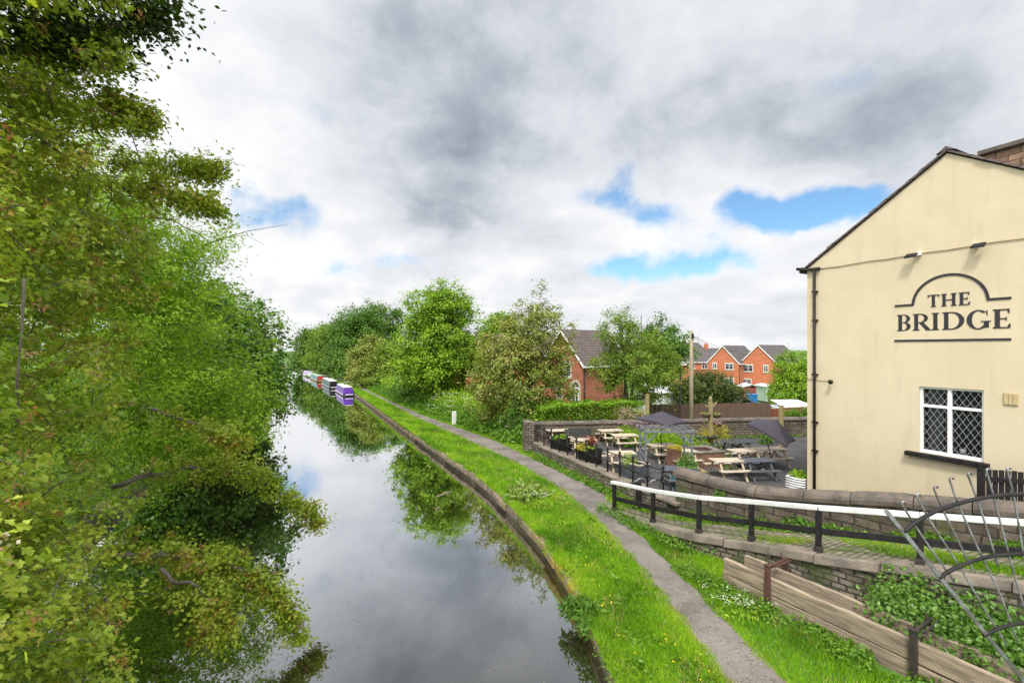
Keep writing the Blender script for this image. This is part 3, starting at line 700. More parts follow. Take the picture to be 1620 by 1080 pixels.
while y > -.5:
    L = rng.uniform(.85, 1.25); rr = []; jj = rng.uniform(-.015, .015)
    for q_ in np.linspace(0, 1, 6):
        yy = y-q_*(L-.014); x, z = cws(yy); e_ = .02 if q_ in (0, 1) else 0; z += jj
        prof = [(-.07, -.22), (.42, -.22), (.43, -.10), (.39, -.02), (.27, .045), (.17, .06), (.06, .045), (-.05, -.02), (-.085, -.10)]
        rr.append([(x+(a-.17)*(1-e_*2)+.17, yy+(a-.17)*.28, z+b_-.02-e_*(b_ > -.2)) for a, b_ in prof])
    mb.sweep(rr, smooth=False); y -= L
obj('coping_stones', mb, M_['coping'], cw, world=True, bev=.012)

# rough terrace front wall, back boundary wall
tw = thing('terrace_front_wall', 'low rough stone wall holding the beer garden above the towpath', 'wall', (10, 15, .5))
rr = []; rng = random.Random(2)
for y in np.arange(20.6, 10.7, -.3):
    j = WXF(y)+.05*mnoise.noise(Vector((y*1.5, 0, 0))); h = .06*mnoise.noise(Vector((y*.9, 4, 0)))-.007*(y-11)
    rr.append([(j, y, .2), (WXF(y)+.44, y, .2), (WXF(y)+.44, y, 1.02+h), (.06+j, y, 1.02+h)])
obj('wall_face', MB().sweep(rr), M_['rubble'], tw, world=True)
mb = MB(); y = 20.6
while y > 10.9:
    L = rng.uniform(.5, .9); h = .06*mnoise.noise(Vector((y*.9, 4, 0)))-.007*(y-11)
    mb.box((WXF(y)+.26+rng.uniform(-.02, .02), y-L/2, 1.065+h), (.5, L-.02, .1), rz=rng.uniform(-.03, .03)); y -= L
obj('coping_stones', mb, M_['kerb'], tw, world=True, bev=.02)
BW0, BW1 = Vector((11.1, 20.85, -.16)), Vector((33, 13.2, -.16)); bd_ = (BW1-BW0).normalized(); BWA = math.atan2(bd_.y, bd_.x)
bw = thing('back_boundary_wall', 'long mossy stone wall along the back of the beer garden', 'wall', tuple(BW0), BWA)
L = (BW1-BW0).length
obj('wall_face', MB().box((L/2, 0, 1.05), (L, .34, 2.0)), M_['stonex'], bw)
mb = MB(); u = 0; rng = random.Random(8)
while u < L:
    l_ = rng.uniform(.7, 1.1); mb.prism([(u, -.23, 2.05), (u, .23, 2.05), (u, .21, 2.13), (u, .1, 2.2), (u, -.1, 2.2), (u, -.21, 2.13)], (l_-.015, 0, rng.uniform(-.012, .012))); u += l_
obj('coping_stones', mb, M_['coping'], bw, bev=.012)
mb = MB(); mb.box((-.12, -.15, 1.1), (.5, .75, 2.1)); mb.prism([(-.40, -.55, 2.15), (.16, -.55, 2.15), (.12, -.5, 2.26), (-.36, -.5, 2.26)], (0, .82, 0))
obj('end_pier', mb, M_['stonex'], bw, bev=.03)

# ================================================================ the pub
WX = 14.87
pub = thing('pub_building', 'cream rendered pub gable lettered THE BRIDGE beside the beer garden', 'pub', (WX, 5.57, TZ))
YA, YB, YR, ZE, ZR = 9.04, 2.10, 5.57, 8.37, 10.73
# gable wall with a real opening for the window
WY0, WY1, WZ0, WZ1 = 4.90, 6.15, 3.09, 4.82
D_ = 11.0
mb = MB()
def wq(pts): mb.add([(WX, a, b_) for a, b_ in pts], [tuple(range(len(pts)))])
zt = lambda y: ZE + (ZR-ZE)*(1-abs(y-YR)/(YA-YR))
wq([(YA, 1.0), (YA, ZE), (WY1, zt(WY1)), (WY1, 1.0)])
wq([(WY1, 1.0), (WY1, WZ0), (WY0, WZ0), (WY0, 1.0)])
wq([(WY1, WZ1), (WY1, zt(WY1)), (YR, ZR), (WY0, zt(WY0)), (WY0, WZ1)])
wq([(WY0, 1.0), (WY0, zt(WY0)), (YB, ZE), (YB, 1.0)])
rv = .16
for a, b_ in (((WY1, WZ0), (WY1, WZ1)), ((WY1, WZ1), (WY0, WZ1)), ((WY0, WZ1), (WY0, WZ0)), ((WY0, WZ0), (WY1, WZ0))):
    mb.add([(WX, *a), (WX, *b_), (WX+rv, *b_), (WX+rv, *a)], [(0, 1, 2, 3)])
mb.add([(WX, YA, 1.0), (WX+D_, YA, 1.0), (WX+D_, YA, ZE), (WX, YA, ZE)], [(0, 1, 2, 3)])
mb.add([(WX, YB, 1.0), (WX+D_, YB, 1.0), (WX+D_, YB, ZE), (WX, YB, ZE)], [(3, 2, 1, 0)])
mb.add([(WX+D_, YA, 1.0), (WX+D_, YB, 1.0), (WX+D_, YB, ZE), (WX+D_, YR, ZR), (WX+D_, YA, ZE)], [(0, 1, 2, 3, 4)])
obj('wall', mb, M_['cream'], pub, world=True)
# slates, ridge, verge
rf = MB(); th = .07; rng = random.Random(4)
for sgn, ye in ((1, YA+.22), (-1, YB-.22)):
    ze = ZR-(ZR-ZE)*(abs(ye-YR)/(YA-YR))
    rf.prism([(WX-.03, ye, ze+.03), (WX-.03, YR, ZR+.03), (WX-.03, YR, ZR+.03+th), (WX-.03, ye, ze+.03+th)], (D_+.2, 0, 0))
    n_ = 13
    for i in range(n_):     # broken verge of slate ends
        q0, q1 = i/n_, (i+1)/n_
        a = Vector((0, ye+(YR-ye)*q0, ze+(ZR-ze)*q0)); b_ = Vector((0, ye+(YR-ye)*q1, ze+(ZR-ze)*q1))
        e_ = rng.uniform(.03, .06); o1 = rng.uniform(-.005, .02)
        rf.prism([(WX-.03-e_, a.y, a.z+.045), (WX-.03-e_, b_.y, b_.z+.045), (WX-.03-e_, b_.y, b_.z+.085+o1), (WX-.03-e_, a.y, a.z+.10+o1)], (e_+.012, 0, 0))
r0 = obj('roof', rf, M_['roof'], pub, world=True)
mb = MB(); mb.prism([(WX-.09, YR-.2, ZR+.02), (WX-.09, YR, ZR+.17), (WX-.09, YR+.2, ZR+.02), (WX-.09, YR, ZR+.09)], (D_+.3, 0, 0)); obj('ridge_tiles', mb, M_['roof'], r0, world=True)
ch = MB(); ch.box((18.45, 5.05, 10.55), (.9, 1.75, 1.7)); chi = obj('chimney', ch, M_['chim'], pub, world=True)
mb = MB(); mb.box((18.45, 5.05, 11.47), (1.12, 1.98, .13)); obj('chimney_cap', mb, M_['coping'], chi, world=True, bev=.02)
# gutter stub and downpipe
mb = MB(); mb.tube([(WX-.10, 9.15, ZE-.01), (WX+D_, 9.15, ZE-.01)], .07, 8); mb.tube([(WX-.07, 8.62, ZE-.06), (WX-.09, 9.1, ZE-.04), (WX-.12, 9.3, ZE+.03)], .05, 8); obj('gutter', mb, M_['black'], pub, world=True)
mb = MB(); mb.tube([(WX-.08, 8.77, ZE-.05), (WX-.08, 8.77, 1.3)], .04, 8)
for z in (7.6, 6.7, 5.0, 3.5, 2.6): mb.box((WX-.05, 8.77, z), (.09, .16, .05))
obj('downpipe', mb, M_['black'], pub, world=True)
# window
wn = MB(); fx = WX+.10
def fb(y0, y1, z0, z1, d=.07, mbx=None, x=fx): (mbx or wn).box((x, (y0+y1)/2, (z0+z1)/2), (d, abs(y1-y0), abs(z1-z0)))
f_ = .055; ym = (WY0+WY1)/2+.03; zt_ = WZ1-.50
fb(WY0, WY0+f_, WZ0, WZ1); fb(WY1-f_, WY1, WZ0, WZ1); fb(WY0+f_, WY1-f_, WZ1-f_, WZ1); fb(WY0+f_, WY1-f_, WZ0, WZ0+.08)
fb(ym-.04, ym+.04, WZ0+.08, WZ1-f_, .075); fb(WY0+f_, ym-.04, zt_-.035, zt_+.035, .072); fb(ym+.04, WY1-f_, zt_-.035, zt_+.035, .072)
win = obj('window', wn, M_['upvc'], pub, world=True, bev=.006)
mb = MB(); fb(WY0+.03, WY1-.03, WZ0+.04, WZ1-.03, .01, mb, fx+.02); obj('pane', mb, M_['glass'], win, world=True)
mb = MB()
for y0, y1, z0, z1 in ((WY0+f_, ym-.04, WZ0+.08, zt_-.035), (ym+.04, WY1-f_, WZ0+.08, zt_-.035), (WY0+f_, ym-.04, zt_+.035, WZ1-f_), (ym+.04, WY1-f_, zt_+.035, WZ1-f_)):
    W_, H_ = y1-y0, z1-z0; px_, pz_ = .145, .235; k0 = 0
    for sgn in (1, -1):
        for k in range(-12, 16):
            # line: y = k*px + sgn*(px/pz)*z clipped to the light
            c0 = k*px_; sl_ = sgn*px_/pz_
            za, zb = sorted(((0-c0)/sl_, (W_-c0)/sl_)); za, zb = max(0, za), min(H_, zb)
            if zb-za > .02: mb.bar((fx+.008+.002*sgn, y0+c0+sl_*za, z0+za), (fx+.008+.002*sgn, y0+c0+sl_*zb, z0+zb), .0055, .005, up=(1, 0, 0))
obj('leading', mb, M_['lattice'], win, world=True)
mb = MB(); mb.box((WX-.055, 5.6, 3.035), (.19, 1.62, .11)); obj('window_sill', mb, M_['black'], pub, world=True, bev=.01)
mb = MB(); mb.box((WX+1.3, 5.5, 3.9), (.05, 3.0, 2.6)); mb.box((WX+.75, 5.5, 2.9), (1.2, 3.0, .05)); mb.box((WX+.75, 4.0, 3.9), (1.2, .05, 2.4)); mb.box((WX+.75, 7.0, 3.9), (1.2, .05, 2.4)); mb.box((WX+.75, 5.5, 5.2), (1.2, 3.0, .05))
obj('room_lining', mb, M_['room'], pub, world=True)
def curtain(y0, y1, mat, x):
    rr = []
    for z in (3.15, 4.8): rr.append([(x+.03*math.sin(i*1.9), y0+(y1-y0)*i/12, z) for i in range(13)])
    obj('curtain', MB().sheet(rr), mat, win, world=True)
curtain(5.72, 5.62, M_['redcloth'], WX+.30); curtain(6.05, 5.74, M_['greycloth'], WX+.26)
mb = MB(); mb.lathe([(.05, 3.17), (.065, 3.3), (.06, 3.3)], (WX+.24, 5.36, 0), 10); pot = obj('windowsill_pot', mb, M_['upvc'], win, world=True)
# vent, cable, security camera, floodlights
mb = MB(); mb.box((WX-.012, 4.44, 4.65), (.024, .235, .28))
for k in (-1, 0, 1): mb.box((WX-.03, 4.44+k*.075, 4.65), (.02, .06, .24))
obj('air_vent', mb, pm('vent_plate', (.50, .40, .22), (.42, .33, .18), 6, .7), pub, world=True)
mb = MB(); pts = [(WX-.02, 9.0-i*.43, 8.30+.012*math.sin(i*2.1)) for i in range(17)]; mb.tube(pts, .011, 5); mb.tube([(WX-.02, 9.03, 4.84), (WX-.02, 8.7, 4.825), (WX-.02, 8.35, 4.815)], .008, 5); obj('cable', mb, pm('dull_cable', (.28, .2, .1)), pub, world=True)
mb = MB(); mb.tube([(WX, 8.33, 4.84), (WX-.12, 8.28, 4.82)], .02, 6); mb.lathe([(.02, .07), (.06, .05), (.07, 0), (.05, -.05), (.01, -.07)], (WX-.16, 8.25, 4.80), 10); obj('security_camera', mb, M_['black'], pub, world=True)
for yy, dy in ((6.24, -.10), (4.93, .10)):
    mb = MB(); mb.box((WX-.05, yy+dy, 8.30), (.09, .12, .08)); mb.tube([(WX-.05, yy+dy, 8.30), (WX-.16, yy, 8.29)], .018, 6); fl = obj('floodlight', mb, M_['upvc'], pub, world=True)
    mb = MB(); M = Matrix.Rotation(R(-35), 3, 'Y'); mb.box((WX-.20, yy, 8.26), (.18, .24, .05), M=M); obj('lamp_head', mb, M_['black'], fl, world=True, bev=.01)
    mb = MB(); mb.box((WX-.215, yy, 8.232), (.13, .19, .012), M=M); obj('lens', mb, M_['lead'], fl, world=True)
# painted lettering: serif capitals cut as thin raised paint
sg = MB(); lay = [0.0]
def poly2(pts):
    lay[0] += .00025; x = WX-.004-lay[0]
    sg.prism([(x, -u, z) for u, z in pts], (.006+lay[0], 0, 0)) 
def rect(u0, z0, u1, z1): poly2([(u0, z0), (u1, z0), (u1, z1), (u0, z1)])
def ring(cu, cz, rx, rz_, tx, tz, a0, a1, n=18):
    o = [(cu+rx*math.cos(a0+(a1-a0)*i/n), cz+rz_*math.sin(a0+(a1-a0)*i/n)) for i in range(n+1)]
    i_ = [(cu+(rx-tx)*math.cos(a0+(a1-a0)*i/n), cz+(rz_-tz)*math.sin(a0+(a1-a0)*i/n)) for i in range(n+1)]
    lay[0] += .00025; x = WX-.004-lay[0]
    for k in range(n): sg.prism([(x, -u, z) for u, z in (o[k], o[k+1], i_[k+1], i_[k])], (.006+lay[0], 0, 0))
def letter(ch_, u0, u1, z0, h):
    w_ = u1-u0; st = .19*h; th_ = .055*h; se = .075*h; X = lambda a: u0+a*w_; Z = lambda b: z0+b*h
    def stem(u, s=st):   # stem with bracketed serifs top and bottom
        rect(u, z0, u+s, z0+h)
        for zz, sg_ in ((z0, 1), (z0+h, -1)):
            poly2([(u-se, zz), (u+s+se, zz), (u+s+se, zz+sg_*th_*.8), (u+s, zz+sg_*th_*1.7), (u, zz+sg_*th_*1.7), (u-se, zz+sg_*th_*.8)])
    if ch_ == 'I': stem(u0+w_/2-st/2)
    elif ch_ == 'H': stem(u0+se); stem(u1-se-st); rect(u0+se+st*.5, Z(.46), u1-se-st*.5, Z(.46)+th_*1.2)
    elif ch_ == 'T':
        rect(u0+w_/2-st/2, z0, u0+w_/2+st/2, z0+h); u = u0+w_/2-st/2
        poly2([(u-se, z0), (u+st+se, z0), (u+st+se, z0+th_*.8), (u+st, z0+th_*1.7), (u, z0+th_*1.7), (u-se, z0+th_*.8)])
        rect(u0, z0+h-th_*1.2, u1, z0+h)
        poly2([(u0, z0+h), (u0+th_*1.6, z0+h), (u0+th_*.9, z0+h*.78), (u0, z0+h*.78)]); poly2([(u1, z0+h), (u1, z0+h*.78), (u1-th_*.9, z0+h*.78), (u1-th_*1.6, z0+h)])
    elif ch_ == 'E':
        stem(u0+se); a = u0+se+st*.5
        rect(a, z0+h-th_*1.15, u1-.01, z0+h); rect(a, z0, u1, z0+th_*1.15); rect(a, Z(.47), X(.80), Z(.47)+th_*1.1)
        poly2([(u1-.01, z0+h), (u1-.01, Z(.78)), (u1-.01-th_*.8, Z(.78)), (u1-.01-th_*2, z0+h)]); poly2([(u1, z0), (u1-th_*2.4, z0), (u1-th_*.7, Z(.24)), (u1+th_*.2, Z(.24))])
        poly2([(X(.80), Z(.36)), (X(.80), Z(.62)), (X(.80)-th_*.8, Z(.52)), (X(.80)-th_*.8, Z(.46))])
    elif ch_ == 'D':
        stem(u0+se); a = u0+se+st; cu = a+.12*w_; rx = u1-cu
        ring(cu, z0+h/2, rx, h/2, st*1.1, th_*1.2, -math.pi/2, math.pi/2, 22); rect(a-st*.3, z0, cu, z0+th_*1.2); rect(a-st*.3, z0+h-th_*1.2, cu, z0+h)
    elif ch_ in 'BR':
        stem(u0+se); a = u0+se+st; cu = a+.10*w_; top0 = .48 if ch_ == 'B' else .44
        rx = (u1 if ch_ == 'R' else u1-.05*w_)-cu - (.10*w_ if ch_ == 'R' else 0)
        ring(cu, Z((1+top0)/2), rx, h*(1-top0)/2, st*.95, th_*1.1, -math.pi/2, math.pi/2); rect(a-st*.3, z0+h-th_*1.1, cu, z0+h); rect(a-st*.3, Z(top0), cu, Z(top0)+th_*1.1)
        if ch_ == 'B': ring(cu, Z((top0+.06)/2), u1-cu, h*(top0+.05)/2, st*1.05, th_*1.1, -math.pi/2, math.pi/2); rect(a-st*.3, z0, cu, z0+th_*1.2)
        else: poly2([(cu-.02, Z(.47)), (cu+st*.95, Z(.47)), (u1+.02, z0+th_*.8), (u1+.05, z0), (u1-st*.9, z0)])
    elif ch_ == 'G':
        cu = u0+w_*.52; ring(cu, z0+h/2, w_*.52, h*.53, st*1.1, th_*1.25, R(48), R(318), 30)
        rect(u1-st*1.05, Z(.06), u1-.01*h, Z(.42)); rect(u1-st*1.05-se*1.6, Z(.42)-th_*.9, u1+se*.9, Z(.42)+.001)
        poly2([(cu+w_*.36, Z(.99)), (cu+w_*.41, Z(.99)), (cu+w_*.41, Z(.72)), (cu+w_*.36, Z(.74))])
def wy(px): a = ray(px); return -(a[1]*WX/a[0])
for ch_, a, b_ in (('B', 1419, 1441), ('R', 1444, 1471), ('I', 1473.5, 1486.5), ('D', 1491, 1525.7), ('G', 1529.5, 1565), ('E', 1571, 1598.5)): letter(ch_, wy(a), wy(b_), 6.285, .445)
for ch_, a, b_ in (('T', 1468, 1486), ('H', 1489.5, 1513.5), ('E', 1517, 1534.5)): letter(ch_, wy(a), wy(b_), 6.885, .312)
rect(wy(1415.3), 6.0, wy(1600), 6.052)
ul, ur, cu = wy(1442.5), wy(1566), (wy(1442.5)+wy(1566))/2
ring(cu, 6.955, (ur-ul)/2, .745, .058, .058, R(4), R(176), 40)
rect(wy(1416), 6.95, ul+.05, 7.003); rect(ur-.05, 6.95, wy(1600.3), 7.003)
obj('painted_lettering', sg, M_['sign'], pub, world=True)

# black picket gate by the pub
pk = thing('picket_fence', 'black picket fence standing against the cream pub wall', 'fence', (13.75, 4.3, 2.2))
mb = MB(); a, b_ = at(1551, 10.05, 0), at(1690, 9.55, 0); L = (b_-a).length; d = (b_-a)/L; n_ = int(L/.105)
for i in range(n_): p = a+d*(i*.105+.04); mb.box((p.x, p.y, 2.55), (.02, .085, 1.22+.02*math.sin(i*3)), rz=math.atan2(d.y, d.x)+math.pi/2)
obj('pickets', mb, M_['black'], pk, world=True)
mb = MB(); 
for z in (2.95, 2.2): mb.bar((a.x-.03, a.y, z), (b_.x-.03, b_.y, z), .04, .10)
mb.box((a.x, a.y, 2.5), (.09, .09, 1.35)); obj('rails', mb, M_['black'], pk, world=True)

# ================================================================ white topped rail up the ramp
rp = [(9.45, 11.92, .50), (9.56, 10.27, .68), (9.62, 8.64, .95), (10.02, 7.42, 1.15), (10.16, 5.94, 1.45), (10.73, 4.42, 1.70), (11.3, 2.9, 1.95), (12.0, 1.2, 2.22)]
rl = thing('ramp_railing', 'black post and rail fence with a white top rail beside the cobbled ramp', 'railing', rp[0])
tops = [(x, y, z+.95) for x, y, z in rp]
for i, (x, y, z) in enumerate(rp):
    dx, dy = (rp[min(i+1, 7)][0]-rp[max(i-1, 0)][0]), (rp[min(i+1, 7)][1]-rp[max(i-1, 0)][1]); a = math.atan2(dy, dx)
    mb = MB(); mb.box((x, y, z+.46), (.10, .10, .96), rz=a); p = obj('post', mb, M_['black'], rl, world=True, bev=.006)
    mb = MB(); mb.box((x, y, z+.06), (.145, .145, .14), rz=a); obj('post_shoe', mb, M_['iron'], p, world=True, bev=.012)
for i in range(7):
    a, b_ = Vector(tops[i]), Vector(tops[i+1]); d = (b_-a).normalized()
    mb = MB(); mb.bar(a+d*(.004 if i else -.12), b_-d*.004, .13, .095); obj('top_rail', mb, M_['white'], rl, world=True, bev=.012)
    mb = MB(); mb.bar(a+d*.05-Vector((0, 0, .5)), b_-d*.05-Vector((0, 0, .5)), .055, .13); obj('lower_rail', mb, M_['black'], rl, world=True, bev=.006)

# ball-topped iron rail along the terrace
tr = thing('terrace_railing', 'black iron railing with ball finials along the beer garden edge', 'railing', (10.9, 15, 1.1))
T0, T1 = Vector((WXF(20.3)+.26, 20.3, 1.06)), Vector((WXF(11.1)+.3, 11.1, 1.12)); NP_ = 13
for i in range(NP_):
    p = T0.lerp(T1, i/(NP_-1))
    mb = MB(); mb.tube([p-Vector((0, 0, .06)), p+Vector((0, 0, .8))], .030, 8)
    for z in (.40, .76): mb.lathe([(.025, z-.06), (.052, z-.025), (.056, z), (.052, z+.025), (.025, z+.06)], p, 8)
    mb.lathe([(.012, .80), (.04, .825), (.056, .865), (.04, .905), (.016, .92), (.01, .95)], p, 8); obj('post', mb, M_['black'], tr, world=True)
for z in (.76, .40):
    mb = MB(); mb.tube([T0+Vector((0, 0, z)), T1+Vector((0, 0, z)), T1+Vector((.15, -.25, z-.03))], .021, 8); obj('rail', mb, M_['black'], tr, world=True)

# steel hoop barriers by the path
hp = [on_level(1010, 800, .55), on_level(1035, 798, .55)]
lab = ['bent steel hoop barrier by the end post of the white rail', 'steel hoop barrier beside the short black post']
for i, (cx_, lb) in enumerate(zip((1014, 1036), lab)):
    c = at(cx_, 15.1-i*.15, .5); mb = MB(); pts = []
    for k in range(13):
        a = math.pi*k/12; pts.append((c.x-.17*math.cos(a), c.y+.05*math.cos(a), .5+.85+.16*math.sin(a)))
    pts = [(pts[0][0], pts[0][1], .45)] + pts + [(pts[-1][0], pts[-1][1], .45)]
    mb.tube(pts, .024, 8); tag(obj('steel_hoop', mb, M_['steel']), lb, 'barrier', 'steel hoops by the towpath')
c = at(1018.5, 14.3, .6); c = Vector((10.2, 11.6, .6))
mb = MB(); mb.box((c.x, c.y, .98), (.12, .12, .95)); mb.box((c.x-.12, c.y+.02, 1.42), (.36, .10, .09)); tag(obj('gate_post', mb, M_['black'], bev=.01), 'short black post with a stub arm behind the white rail', 'post')

# ================================================================ picnic tables
def picnic(mt, ml, label):
    t = thing('picnic_table', label, 'picnic table', (0, 0, 0), 0, 'picnic tables in the beer garden'); t.scale = (.80, .86, .90)
    L = 1.5; rng = random.Random(3)
    mb = MB()
    for k in range(5): mb.box((rng.uniform(-.008, .008), -.29+.145*k, .735+rng.uniform(-.002, .002)), (L, .135, .035))
    obj('tabletop', mb, mt, t, bev=.006)
    for s in (-1, 1):
        mb = MB()
        for k in (0, 1): mb.box((0, s*(.60+.135*k), .435), (L, .125, .035))
        obj('bench_seat', mb, mt, t, bev=.006)
    for e in (-1, 1):
        for s in (-1, 1):
            mb = MB(); mb.bar((e*.52, s*.24, .72), (e*.52, s*.70, 0.0), .04, .09, up=(1, 0, 0)); obj('leg', mb, ml, t, bev=.005)
        mb = MB(); mb.box((e*.52-.045*e, 0, .375), (.04, 1.44, .085)); mb.box((e*.52-.045*e, 0, .675), (.04, .66, .08)); obj('cross_beam', mb, ml, t, bev=.005)
        mb = MB(); mb.bar((e*.46, 0, .38), (e*.14, 0, .70), .04, .07, up=(0, 1, 0)); obj('brace', mb, ml, t)
    return t
TB = [ # tabletop centre in the photograph, kind, turn, label
 (1151, 727, 0, -2, 'pale picnic table nearest the curved wall in front of a grey one'),
 (883, 680, 0, 6, 'pale picnic table in the far corner beside the wall bench'),
 (923, 695, 0, -8, 'pale picnic table between the two black planters'),
 (966, 680, 0, 4, 'pale picnic table against the flower bed, farthest back'),
 (988, 687.5, 0, 0, 'pale picnic table just behind the left side of the grey arch'),
 (981, 715, 0, -4, 'pale picnic table close behind the railing left of the grey arch'),
 (1047, 703, 0, 4, 'pale picnic table carrying the upright dark parasol'),
 (1078, 712.5, 0, 2, 'pale picnic table partly hidden by the brick pier'),
 (1177, 711.5, 0, 3, 'pale picnic table between the dark table and the grey table'),
 (1219, 709.5, 0, 3, 'pale picnic table holding the tilted dark parasol'),
 (1115, 689.5, 1, 2, 'dark stained picnic table behind the basket post'),
 (1166, 698.5, 1, 8, 'dark stained picnic table in the middle of the yard'),
 (1196, 727, 2, -2, 'slate grey picnic table right beside the nearest pale one'),
 (1078, 735, 2, -4, 'slate grey picnic table right behind the iron railing')]
protos = {}
TABLE_AT = {}
for px, py, kind, turn, lb in TB:
    p = on_level(px, py, TZ+.67); p.z = TZ; rz = BWA + R(turn)
    if p.x < 11.8: p = p*(11.8/p.x); p.z = TZ
    if py == 735: p = Vector((12.1, 11.75, TZ))
    if kind not in protos:
        mt, ml = ((M_['wood'], M_['woodleg']), (M_['dkwood'], M_['dkwood']), (M_['greywood'], M_['greywood']))[kind]
        o = protos[kind] = picnic(mt, ml, lb); o.location = p; o.rotation_euler = (0, 0, rz)
    else: dup(protos[kind], p, rz, lb)
    TABLE_AT[(px, py)] = p
# bench on the wall
bn = thing('wall_bench', 'dark green bench against the back boundary wall', 'bench', tuple(at(916, 22.1, TZ)), BWA)
mb = MB(); [mb.box((0, -.12+.12*k, .44), (1.35, .10, .035)) for k in range(3)]; obj('seat', mb, M_['dkwood'], bn)
mb = MB(); [mb.box((0, .22, .6+.12*k), (1.35, .03, .09)) for k in range(3)]; obj('backrest', mb, M_['dkwood'], bn)
for s in (-1, 1):
    mb = MB(); mb.box((s*.6, -.1, .21), (.06, .06, .42)); mb.box((s*.6, .19, .44), (.06, .06, .88)); obj('leg', mb, M_['dkwood'], bn)

# parasols
def canopy(c, half, drop, tilt, rz, name, label, base, topz):
    t = thing(name, label, 'parasol', base)
    M = Matrix.Rotation(tilt[0], 3, Vector((CS, -SN, 0))) @ Matrix.Rotation(tilt[1], 3, Vector((SN, CS, 0))) @ Matrix.Rotation(rz, 3, 'Z')
    apex = Vector(c); mb = MB(); n = 8; ring_ = []
    for j in range(4):
        for k in range(n):
            q_ = k/n; a = [(-1, -1), (1, -1), (1, 1), (-1, 1)]; x0, y0 = a[j]; x1, y1 = a[(j+1) % 4]
            x, y = x0+(x1-x0)*q_, y0+(y1-y0)*q_
            edge = abs(2*q_-1); ring_.append((x*half*(1-.05*(1-edge**2)), y*half*(1-.05*(1-edge**2)), -drop*(1-.10*(1-edge))))
    lev = 5; rows = []
    for l_ in range(lev+1):
        f = l_/lev; rows.append([apex+M @ Vector((x*f, y*f, z*f + .05*math.sin(f*math.pi)*-1*half*.5)) for x, y, z in ring_])
    rows.append([p+M @ Vector((0, 0, -.07)) for p in rows[-1]])
    N = len(ring_)
    vs = [p for r in rows for p in r]; fs = [(i*N+j, i*N+(j+1) % N, (i+1)*N+(j+1) % N, (i+1)*N+j) for i in range(len(rows)-1) for j in range(N)]
    mb.add(vs, fs); o = obj('canopy', mb, M_['parasol'], t, world=True)
    so_ = o.modifiers.new('Solidify', 'SOLIDIFY'); so_.thickness = .006
    up_ = M @ Vector((0, 0, 1)); hub = apex - up_*drop*1.3
    mb = MB(); mb.tube([base, hub, apex+up_*.06] if tilt == (0, 0) else [base, hub-up_*.25, hub, apex+up_*.06], .02, 8); mb.lathe([(.012, -.02), (.03, .03), (.012, .08)], apex, 8); obj('pole', mb, M_['iron'], t, world=True)
    for k in range(4):
        a = [(-1, -1), (1, -1), (1, 1), (-1, 1)][k]; e_ = apex + M @ Vector((a[0]*half, a[1]*half, -drop-.02))
        mb = MB(); mb.tube([apex-up_*.05, e_], .008, 5); mid = apex.lerp(e_, .5); mb.tube([mid-up_*.02, hub-up_*.1], .007, 5); obj('rib', mb, M_['iron'], t, world=True)
    return t
b1 = TABLE_AT[(1047, 703)]; 
canopy((b1.x-.02, b1.y-.03, 3.12), .80, .38, (R(3), R(3)), BWA+R(35), 'parasol', 'upright dark square parasol standing through a pale picnic table', tuple(b1+Vector((0, 0, .0))), 3.3)
b2 = TABLE_AT[(1219, 709.5)]; ap = at(1231, 18.0, zat(666, 18.0))
canopy(tuple(ap), .78, .50, (R(20), R(20)), -PSI+R(45), 'parasol', 'dark square parasol tilted right over on its pole', tuple(b2+Vector((-.05, -.2, 0))), 3.2)

# grey arch
pg = thing('garden_arch', 'slim grey timber arch with ladder sides over the beer garden gap', 'arch', (12.2, 12.8, TZ))
ux, uy = Vector((1.4, -.7, 0)).normalized(), Vector((.447, .894, 0)); A0 = Vector((11.52, 12.75, TZ)); W_, Dp, Hh = 1.66, .76, 1.92
for i in (0, 1):
    for j in (0, 1):
        p = A0+ux*W_*i+uy*Dp*j; mb = MB(); mb.box((p.x, p.y, TZ+Hh/2), (.055, .055, Hh), rz=math.atan2(ux.y, ux.x)); obj('post', mb, M_['pergola'], pg, world=True)
    for k in range(6):
        a = A0+ux*W_*i+Vector((0, 0, .35+.28*k)); mb = MB(); mb.bar(a+uy*.04, a+uy*(Dp-.04), .03, .05); obj('rung', mb, M_['pergola'], pg, world=True)
for j in (0, 1):
    a = A0+uy*(Dp*j+(-.05 if j == 0 else .05))+Vector((0, 0, Hh-.10)); mb = MB(); mb.bar(a-ux*.12, a+ux*(W_+.12), .03, .08); obj('beam', mb, M_['pergola'], pg, world=True)
    for s in (0, 1):
        a = A0+ux*(W_*s)+uy*Dp*j; d = ux*(1-2*s); mb = MB(); mb.bar(a+d*.04+Vector((0, 0, Hh-.52)), a+d*.40+Vector((0, 0, Hh-.16)), .04, .05); obj('brace', mb, M_['pergola'], pg, world=True)
for k in range(8):
    a = A0+ux*(W_*(k-.2)/6.6)+Vector((0, 0, Hh+.0)); mb = MB(); mb.bar(a-uy*.10, a+uy*(Dp+.10), .025, .03); obj('rafter', mb, M_['pergola'], pg, world=True)

